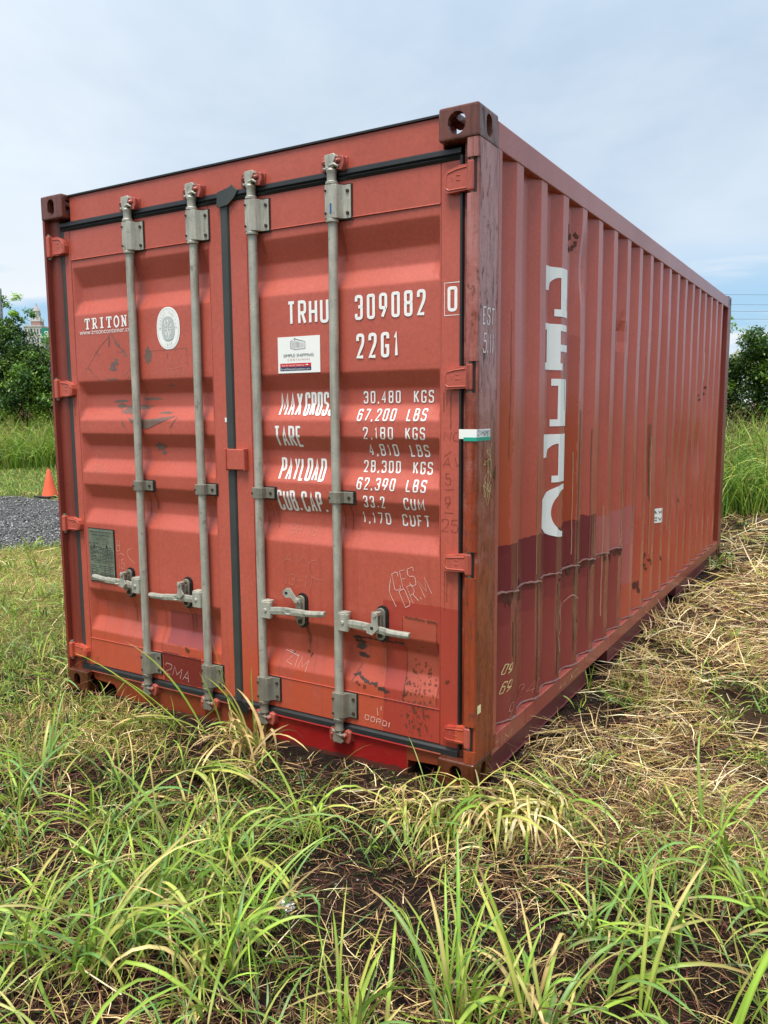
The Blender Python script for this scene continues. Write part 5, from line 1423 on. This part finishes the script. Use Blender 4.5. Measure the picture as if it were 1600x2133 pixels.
# scattered anonymous tufts fill the foreground as ground cover
def filler():
    A = Acc()
    n0 = 230
    x, y, r = polar(n0, 1.25, 6.5, 58)
    v = vnoise(x, y, 1.3)
    leftish = (x < 2.35) | ((x > 3.0) & (y < .2))
    k = keep(x, y, (rng.random(n0) < np.where(leftish, .95, .30) * np.where(y > .5, .45, 1)) & (np.hypot(x - 2.7, y + .58) > .30) & (np.hypot((x - 1.85) * .6, y) > .30) & (np.hypot(x - 2.5, y + .98) > .2), .05)
    k &= ~gravel_mask(x, y)
    x, y, r = x[k], y[k], r[k]
    m_ = rng.integers(7, 18, len(x)); idx = np.repeat(np.arange(len(x)), m_); n = len(idx)
    px, py = x[idx] + rng.normal(0, .025, n), y[idx] + rng.normal(0, .025, n)
    kk = keep(px, py, None, .01); idx, px, py = idx[kk], px[kk], py[kk]; n = len(px)
    q = rng.random(len(x))[idx]
    c = np.where((q < .74)[:, None], pick(['fresh', 'mid', 'blue', 'yel'], [3, 3, 2.6, .7], n), pick(['yel', 'straw', 'mid', 'tan'], [3, 2, 2, 1.5], n))
    L = rng.uniform(.12, .42, n) * (0.7 + .5 * rng.random(len(x))[idx]) * np.where(py > .3, .6, 1)
    kink = (np.where(rng.random(n) < .18, rng.uniform(.3, .7, n), 2.0), rng.uniform(.8, 2.0, n))
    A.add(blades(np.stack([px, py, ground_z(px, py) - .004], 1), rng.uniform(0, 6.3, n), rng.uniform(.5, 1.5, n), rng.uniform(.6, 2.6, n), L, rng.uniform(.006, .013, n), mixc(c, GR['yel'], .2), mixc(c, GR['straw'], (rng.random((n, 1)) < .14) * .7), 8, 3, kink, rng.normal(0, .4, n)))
    A.obj('long_grass', M_blade, label='long green and yellow grass blades over the foreground soil', cat='grass', kind='stuff')
filler()

# tall grass belts ------------------------------------------------
def belt(name, az0, az1, n, hs, depth, label, names, wts, wmul=1.0):
    A = Acc()
    a = np.radians(rng.uniform(az0, az1, n))           # bearing relative to the view axis, + to the left
    ang = FH + a
    # march to the belt edge
    rr = np.full(n, 6.0)
    for _ in range(90):
        x = CAMP[0] + rr * np.cos(ang); y = CAMP[1] + rr * np.sin(ang)
        rr = np.where(y < belt_front(x), rr + .3, rr)
    t = rng.random(n) ** 1.3
    r = rr + t * depth - .15 + rng.normal(0, .25, n)
    # clumping
    cid = rng.integers(0, n // 26, n)
    ca = np.radians(rng.uniform(az0, az1, n // 26 + 1)); ang = FH + np.where(rng.random(n) < .75, ca[cid] + rng.normal(0, .006, n), a)
    x = CAMP[0] + r * np.cos(ang); y = CAMP[1] + r * np.sin(ang)
    k = keep(x, y, ~gravel_mask(x, y), .3); x, y, t, r, cid = x[k], y[k], t[k], r[k], cid[k]; n = len(x)
    ht = (hs[0] + (hs[1] - hs[0]) * t) * (0.65 + .5 * rng.random(n // 26 + 200)[np.minimum(cid, n // 26 + 199)]) * rng.uniform(.7, 1.1, n)
    c = pick(names, wts, n, .25)
    A.add(blades(np.stack([x, y, ground_z(x, y)], 1), rng.uniform(0, 6.3, n), rng.uniform(1.05, 1.55, n), rng.uniform(.5, 2.1, n), ht * 1.25, rng.uniform(.009, .018, n) * wmul, mixc(c, GR['mid'], .3), c, 6, 2, None, rng.normal(0, .4, n), 1.8))
    # seed heads on thin stalks
    m = n // 14; j = rng.choice(n, m, replace=False)
    P = np.stack([x[j], y[j], ground_z(x[j], y[j])], 1); az = rng.uniform(0, 6.3, m); H = ht[j] * rng.uniform(1.1, 1.35, m)
    cc = pick(['tan', 'yel', 'straw'], [2, 2, 1], m)
    A.add(blades(P, az, rng.uniform(1.35, 1.55, m), rng.uniform(.1, .5, m), H, np.full(m, .006) * wmul, cc, cc, 5, 2, None, None, 2.0))
    for q in range(9):
        off = rng.normal(0, .035, (m, 3)); off[:, 2] = -rng.random(m) * .18
        top = P + np.stack([np.cos(az) * H * .12, np.sin(az) * H * .12, H * .96], 1) + off
        cb = pick(['brown', 'tan', 'red'], [2, 2, 1.6], m)
        A.add(blades(top, rng.uniform(0, 6.3, m), rng.uniform(-.3, 1.3, m), rng.uniform(0, .6, m), rng.uniform(.05, .12, m), np.full(m, .007) * wmul, cb, cb, 2, 2, clampz=False))
    A.obj(name, M_blade, label=label, cat='tall grass', kind='stuff')
belt('tall_grass', -33, -19.5, 15000, (.85, 1.35), 3.5, 'tall bright green grass behind the far end of the container', ['fresh', 'mid', 'yel', 'blue', 'dark'], [4, 3, 1.4, 1, .6])
belt('tall_grass', -19.5, 18, 7000, (.8, 1.3), 3.0, 'tall grass growing behind the container', ['fresh', 'mid', 'yel', 'blue'], [4, 3, 1.4, 1], 1.6)
belt('tall_grass', 18, 38, 20000, (.95, 1.55), 5.0, 'tall feathery green grass beyond the gravel on the left', ['fresh', 'mid', 'yel', 'dark'], [4, 2.5, 2, .8], 1.35)

# gravel stones ------------------------------------------------
def gravel():
    xa, ya, ra = polar(60000, 4.5, 22, 10.5, math.radians(26)); xb_, yb_, rb_ = polar(26000, 8, 16, 44)
    x, y = np.concatenate([xa, xb_]), np.concatenate([ya, yb_])
    k = gravel_mask(x, y) & ~in_box(x, y, .1)
    x, y = x[k], y[k]; n = len(x)
    s = rng.uniform(.004, .017, n) * np.where(rng.random(n) < .06, 1.6, 1)
    oct_ = np.array([(1, 0, 0), (-1, 0, 0), (0, 1, 0), (0, -1, 0), (0, 0, .7), (0, 0, -.7)], float)
    J = 1 + rng.uniform(-.35, .35, (n, 6, 3)); a = rng.uniform(0, 6.3, n)
    P = oct_[None] * J * s[:, None, None]
    ca, sa = np.cos(a)[:, None], np.sin(a)[:, None]
    P = np.stack([P[..., 0] * ca - P[..., 1] * sa, P[..., 0] * sa + P[..., 1] * ca, P[..., 2]], 2)
    P[..., 0] += x[:, None]; P[..., 1] += y[:, None]; P[..., 2] += (ground_z(x, y) + s * .25)[:, None]
    F = np.array([(0, 2, 4), (2, 1, 4), (1, 3, 4), (3, 0, 4), (2, 0, 5), (1, 2, 5), (3, 1, 5), (0, 3, 5)])
    Fs = (F[None] + (np.arange(n) * 6)[:, None, None]).reshape(-1, 3)
    g = rng.uniform(.12, .62, n) ** 1.9
    C = np.repeat(np.stack([g, g * .98, g * .97], 1), 6, 0)
    me = np_mesh('gravel', P.reshape(-1, 3), Fs, M_stone, C)
    o = bpy.data.objects.new('gravel', me); COL.objects.link(o); tag(o, 'loose dark grey crushed stone of the track', 'gravel', None, 'stuff')
gravel()
# grit and pebbles in the near soil
def pebbles():
    n = 5000
    x, y, r = polar(n, 1.0, 5)
    k = keep(x, y); x, y = x[k], y[k]; n = len(x)
    s = rng.uniform(.0015, .0045, n)
    oct_ = np.array([(1, 0, 0), (-1, 0, 0), (0, 1, 0), (0, -1, 0), (0, 0, .7), (0, 0, -.7)], float)
    P = oct_[None] * (1 + rng.uniform(-.4, .4, (n, 6, 3))) * s[:, None, None]
    P[..., 0] += x[:, None]; P[..., 1] += y[:, None]; P[..., 2] += (ground_z(x, y) + s * .5)[:, None]
    F = np.array([(0, 2, 4), (2, 1, 4), (1, 3, 4), (3, 0, 4), (2, 0, 5), (1, 2, 5), (3, 1, 5), (0, 3, 5)])
    Fs = (F[None] + (np.arange(n) * 6)[:, None, None]).reshape(-1, 3)
    g = rng.uniform(.10, .42, n); C = np.repeat(np.stack([g, g * .96, g * .9], 1), 6, 0)
    me = np_mesh('pebbles', P.reshape(-1, 3), Fs, M_stone, C)
    o = bpy.data.objects.new('pebbles', me); COL.objects.link(o); tag(o, 'small pale pebbles in the dark soil', 'pebbles', None, 'stuff')
pebbles()

# a larger pale stone and two scraps of rubbish
def lump(name, x, y, s, m, label, cat, crumple=.35, flat=.5):
    bm = bmesh.new(); bmesh.ops.create_icosphere(bm, subdivisions=3, radius=1)
    random.seed(hash(name) % 99 if False else len(name))
    for v in bm.verts:
        f = 1 + random.uniform(-crumple, crumple)
        v.co = Vector((v.co.x * s * f, v.co.y * s * .75 * f, v.co.z * s * flat * f))
    me = bpy.data.meshes.new(name); bm.to_mesh(me); bm.free(); me.materials.append(m)
    o = bpy.data.objects.new(name, me); COL.objects.link(o); o.location = (x, y, float(ground_z(x, y)) + s * flat * .6); tag(o, label, cat); return o
lump('stone', 2.70, -.52, .014, plain('pale_stone', (.5, .46, .38), .8), 'pale round stone on bare soil below the bent grass', 'stone', .08, .6)
lump('crumpled_wrapper', 2.26, -.965, .028, plain('foil_wrapper', (.62, .60, .58), .3, .3, .3, 60, .6), 'crumpled silvery white wrapper on the soil in the foreground', 'litter', .4, .35)
lump('plastic_scrap', 2.23, -1.09, .014, plain('blue_white_plastic', (.35, .5, .72), .35, 0, .5, 90), 'tiny blue and white plastic scrap below the silvery wrapper', 'litter', .4, .4)

# ------------------------------------------------------------------ traffic cone
def cone():
    x, y = -8.93, 6.50; z = float(ground_z(x, y))
    r0 = empty('traffic_cone', (x, y, z), 'faded orange traffic cone with a black base at the edge of the gravel', 'traffic cone')
    mb = MB()
    mb.tube([(x, y, z + h) for h in (.03, .05, .29, .500, .512)], [.140, .132, .076, .025, .018], 28)
    mb.obj('cone_body', plain('orange_plastic', (.78, .12, .045), .5, 0, .12, 8), r0, smooth=True)
    b = MB()
    w = .20; P = [(x - w, y - w), (x + w, y - w), (x + w, y + w), (x - w, y + w)]
    b.prism(P, 'z', z, z + .032); b.obj('cone_base', M_black, r0, bevel=.01)
cone()

# ------------------------------------------------------------------ trees beyond the grass
def tree(x, y, h, w, seed, label, group, tone=0, low=False):
    rg = np.random.default_rng(seed)
    r0 = empty('tree', (x, y, 0), label, 'tree', group)
    mb = MB()
    tips = []
    mb.tube([(x, y, -.1), (x + .05, y, h * .3), (x, y + .05, h * .6), (x + .1, y, h * .9)], [.10, .08, .05, .015], 7)
    for k in range(11):
        a = k * 2.4 + rg.random(); z0 = h * (.12 + .07 * k); rr = w * rg.uniform(.6, 1.05) * math.sin(math.pi * min(.95, .22 + .07 * k)) ** .6
        p1 = Vector((x, y, z0)); p2 = Vector((x + math.cos(a) * rr, y + math.sin(a) * rr, z0 + h * rg.uniform(.12, .25)))
        mb.tube([p1, p1.lerp(p2, .5) + Vector((0, 0, .12)), p2], [.04, .025, .008], 5)
    mb.obj('trunk', M_bark, r0)
    # crown: leaf clusters filling an uneven dome
    nc = 120 if low else 230
    u = rg.random(nc); th = rg.uniform(0, 2 * np.pi, nc)
    cz_ = h * (.02 + .98 * u ** .9)
    prof = np.sqrt(np.clip(1 - ((cz_ / h - .42) / .60) ** 2, .02, 1))
    cr = w * prof * np.sqrt(rg.random(nc)) * rg.uniform(.75, 1.12, nc)
    C0 = np.stack([x + cr * np.cos(th), y + cr * np.sin(th), cz_], 1)
    # sprays poking out of the top
    ns = 20; C1 = np.stack([x + rg.normal(0, w * .45, ns), y + rg.normal(0, w * .45, ns), h * rg.uniform(.90, 1.16, ns)], 1)
    C0 = np.concatenate([C0, C1]); nc = len(C0)
    rad_ = np.concatenate([rg.uniform(.18, .42, nc - ns), rg.uniform(.09, .24, ns)])
    per = 48 if low else 92; idx = np.repeat(np.arange(nc), per); n = len(idx)
    dv = rg.normal(0, 1, (n, 3)); dv /= np.linalg.norm(dv, axis=1, keepdims=True)
    P = C0[idx] + dv * (rad_[idx] * rg.random(n) ** .5)[:, None] * np.array([1, 1, .8])
    P[:, 2] = np.maximum(P[:, 2], .05)
    az = rg.uniform(0, 6.3, n); el = rg.normal(-.1, .6, n)
    d = np.stack([np.cos(el) * np.cos(az), np.cos(el) * np.sin(az), np.sin(el)], 1)
    sd_ = np.stack([-np.sin(az), np.cos(az), rg.normal(0, .5, n)], 1)
    L = rg.uniform(.055, .12, n)[:, None] * (1.6 if low else 1)
    V = np.stack([P, P + d * L * .5 + sd_ * L * .28, P + d * L, P + d * L * .5 - sd_ * L * .28], 1).reshape(-1, 3)
    F = np.arange(n * 4).reshape(n, 4)
    pal = np.array([[.030, .065, .014], [.065, .130, .022], [.150, .245, .035], [.050, .100, .026]]) * (1 + .25 * tone)
    cc = pal[rg.integers(0, 4, nc)][idx] * rg.uniform(.7, 1.3, (n, 1))
    spray = (idx >= nc - ns); cc[spray] = cc[spray] * 1.5
    cc = np.repeat(cc, 4, 0)
    o = bpy.data.objects.new('crown', np_mesh('crown', V, F, M_leaf, cc)); link(o, r0)
TG = 'trees and bushes beyond the tall grass'
T_ = [(-24.6, 11.3, 3.8, 1.7, 'yellow green bushy tree at the left edge of the picture'), (-22.4, 12.9, 3.7, 1.6, 'bushy tree below the tall tower at left'), (-21.6, 14.4, 4.55, 1.15, 'slender tree with a spray of leaves standing highest on the left'),
      (-20.7, 14.6, 3.6, 1.6, 'dense dark tree in the middle of the left group'), (-19.6, 15.8, 4.05, 1.5, 'dark green tree below the clock tower, partly behind the container'), (-20.0, 14.2, 2.9, 1.5, 'low dark bush in front of the left group')]
for i, (x, y, h, w, lb) in enumerate(T_): tree(x, y, h, w, 40 + i, lb, TG, i % 3)
hid = [(-17.5, 17.5), (-14.6, 18.5), (-11.6, 19.6), (-8.4, 20.3), (-5.2, 20.6), (-2.4, 20.4)]
for i, (x, y) in enumerate(hid): tree(x, y, 3.0 + .3 * (i % 3), 1.9, 60 + i, 'dense green tree hidden behind the container, %s' % ['at the left end of the row', 'second from the left of the row', 'third from the left of the row', 'third from the right of the row', 'second from the right of the row', 'at the right end of the row'][i], TG, i % 3, True)
T_ = [(-.1, 20.6, 2.75, 1.3, 'dark green bush just right of the far container corner'), (1.15, 20.4, 3.15, 1.2, 'highest dark tree at the right edge, with loose leafy twigs'), (2.3, 20.2, 2.65, 1.3, 'low dark tree at the right margin of the picture'), (4.3, 19.6, 2.8, 1.5, 'dark bush beyond the right margin')]
for i, (x, y, h, w, lb) in enumerate(T_): tree(x, y, h, w, 80 + i, lb, TG, 0)

# ------------------------------------------------------------------ skyline
M_stonew = plain('pale_limestone', (.56, .54, .50), .8, 0, .06, .3)  # skyline colours kept pale in place of distance haze
M_tower = plain('tower_concrete', (.46, .45, .47), .7, 0, .05, .3)
M_win = plain('dark_window_glass', (.10, .115, .15), .2, 0, .2, 1)
M_brick = plain('reddish_masonry', (.33, .20, .18), .8, 0, .1, .5)
M_spire = plain('spire_roof', (.42, .33, .30), .7, 0, .1, .5)
def office_tower():
    cx, cy = -403.8, 253.6; hw = 12.0
    r0 = empty('office_tower', (cx, cy, 0), 'tall pale grey office tower with rows of dark windows at the left edge', 'office tower')
    r0.rotation_euler = (0, 0, .54)
    def P(mb, nm, m): 
        o = mb.obj(nm, m, None); o.parent = r0; o.location = (0, 0, 0); return o
    h = 68.0; mb = MB()
    mb.box(-hw + .4, hw - .4, -hw + .4, hw - .4, 0, h - 1); P(mb, 'glazing', M_win)['kind'] = 'stuff'
    mb = MB()
    for k in range(26):
        z = k * 2.45; mb.box(-hw, hw, -hw, hw, z, z + 1.3)
    mb.box(-hw, hw, -hw, hw, h - 4.5, h - 1); P(mb, 'floor_band', M_tower)['kind'] = 'stuff'
    mb = MB()
    for k in range(13):
        a = -hw + k * 2.0
        for s in (-1, 1):
            mb.box(a - .35, a + .35, s * hw - .25 * (s > 0) - .1, s * hw + .25 * (s < 0) + .1, 0, h - .5); mb.box(s * hw - .25 * (s > 0) - .1, s * hw + .25 * (s < 0) + .1, a - .35, a + .35, 0, h - .5)
    P(mb, 'pier', M_tower)['kind'] = 'stuff'
    mb = MB(); mb.box(-hw + 3, hw - 3, -hw + 3, hw - 3, h - 1, h + .5); P(mb, 'roof', plain('dark_roof', (.15, .14, .17), .7))
office_tower()
def spire_tower():
    cx, cy = -354.8, 258.6
    r0 = empty('clock_tower', (cx, cy, 0), 'pale stone tower with stepped tiers and a pointed spire on the skyline', 'tower')
    r0.rotation_euler = (0, 0, .54)
    def P(mb, nm, m, **k):
        o = mb.obj(nm, m, None, **k); o.parent = r0; return o
    mb = MB(); mb.box(-5.2, 3.6, -4.4, 4.4, 0, 45.5).box(-5.5, 3.9, -4.7, 4.7, 45.5, 46.1)
    P(mb, 'main_block', M_stonew)
    w = MB()
    for z in (42.2, 38.0, 34.0, 30.0):
        for k in range(6):
            a = -4.4 + k * 1.45; w.box(a, a + .65, -4.45, -4.35, z, z + 2.2); w.box(3.55, 3.65, a + .6, a + 1.2, z, z + 2.2)
    P(w, 'window', M_win)['kind'] = 'stuff'
    mb = MB(); mb.box(-2.4, 2.2, -2.3, 2.3, 46.1, 48.3); P(mb, 'brick_tier', M_brick)
    mb = MB(); mb.box(-2.5, 2.3, -2.4, 2.4, 48.3, 48.8)
    def ring(z0, z1, ra, rb):
        mb.tube([(-.1, 0, z0), (-.1, 0, z1)], [ra, rb], 8)
    ring(48.8, 50.4, 2.1, 2.0); ring(50.4, 50.7, 2.1, 2.1); ring(50.7, 53.3, 1.72, 1.62); ring(53.3, 53.6, 1.9, 1.9)
    for s in (-1, 1):
        for q in (-1, 1): mb.tube([(-.1 + s * 2.2, q * 2.1, 48.8), (-.1 + s * 2.2, q * 2.1, 49.8), (-.1 + s * 2.2, q * 2.1, 50.3)], [.35, .35, .05], 6)
    P(mb, 'upper_tier', M_stonew)
    w = MB()
    for k in range(8):
        a = k * math.pi / 4 + math.pi / 8
        w.tube([(-.1 + math.cos(a) * 1.58, math.sin(a) * 1.58, 51.1), (-.1 + math.cos(a) * 1.58, math.sin(a) * 1.58, 52.8)], .24, 6)
        w.tube([(-.1 + math.cos(a) * 1.86, math.sin(a) * 1.86, 49.1), (-.1 + math.cos(a) * 1.86, math.sin(a) * 1.86, 50.1)], .26, 6)
    P(w, 'arched_opening', plain('shadowed_stone', (.30, .29, .28), .8))['kind'] = 'stuff'
    mb = MB(); mb.tube([(-.1, 0, 53.6), (-.1, 0, 54.7), (-.1, 0, 55.9), (-.1, 0, 56.9)], [1.75, 1.15, .45, .28], 8); mb.tube([(-.1, 0, 56.9), (-.1, 0, 57.8)], [.12, .05], 6)
    P(mb, 'spire', M_spire)
spire_tower()
# the flat block stood higher than it looks in perspective: lower the whole tower slightly
bpy.data.objects['clock_tower'].location.z = -2.0

def green_sign():
    c = Vector((-49.4, 36.9, 0)); r0 = empty('green_sign', tuple(c), 'green road sign glimpsed between the leaves at upper left', 'sign')
    r0.rotation_euler = (0, 0, .62)
    def P(mb, nm, m): o = mb.obj(nm, m, None); o.parent = r0
    P(MB().box(-.55, .75, -.03, .03, 6.9, 7.75), 'sign_board', plain('sign_green', (.01, .24, .15), .4))
    mb = MB()
    for a in (-.4, .6): mb.tube([(a, .08, 0), (a, .08, 7.7)], .05, 8)
    P(mb, 'sign_post', M_galv)
    T = text_polys('S0', -.35, 7.08, .45, .28, .06)
    mb = MB()
    for g in T:
        for q in g: mb.add([(p[0], -.036, p[1]) for p in q], [tuple(range(len(q)))])
    P(mb, 'sign_lettering', M_white)
green_sign()

def shed():
    c = (-6.0, 74.5, 0); r0 = empty('house', c, 'small white gabled building showing over the right hand bushes', 'house')
    def P(mb, nm, m): o = mb.obj(nm, m, None); o.parent = r0
    P(MB().box(-2.2, 1.2, 0, 6, 0, 5.2), 'wall', M_white)
    P(MB().prism([(-2.5, 5.15), (-.5, 6.6), (1.5, 5.15)], 'y', -.3, 6.3), 'roof', plain('pale_roof', (.62, .60, .58), .6))
    P(MB().box(-1.2, -.4, -.04, .02, 2.2, 3.4), 'window', M_win)
shed()

# power lines --------------------------------------------------------
def wires():
    m = plain('cable', (.10, .11, .12), .6)
    q0 = Vector((-4.0, 64.9, 0)) + Vector((.86, .515, 0)).normalized() * -7
    pp = MB().tube([(q0.x, q0.y, 0), (q0.x, q0.y, 11.2)], .14, 10).box(q0.x - .06, q0.x + .06, q0.y - 1.2, q0.y + 1.2, 10.3, 10.5).obj('power_pole', M_bark); tag(pp, 'wooden pole carrying the power lines behind the container', 'power pole')
    d = Vector((.86, .515, 0)).normalized()
    for i, (z, dz) in enumerate([(9.95, -.004), (9.25, -.002), (8.8, -.001), (8.25, .0)]):
        mb = MB(); P = []
        for k in range(31):
            t = -7 + k * 3.0; s_ = ((t - 38) / 60.0)
            p = Vector((-4.0, 64.4 + i * .3, z)) + d * t; p.z += .5 * s_ * s_ - .28 + dz * t; P.append(p)
        mb.tube(P, .012, 5)
        o = mb.obj('power_line', m); tag(o, ['uppermost power cable crossing the sky at right', 'second power cable from the top at right', 'third power cable from the top at right', 'lowest power cable crossing the sky at right'][i], 'power line', 'power lines at right')
wires()
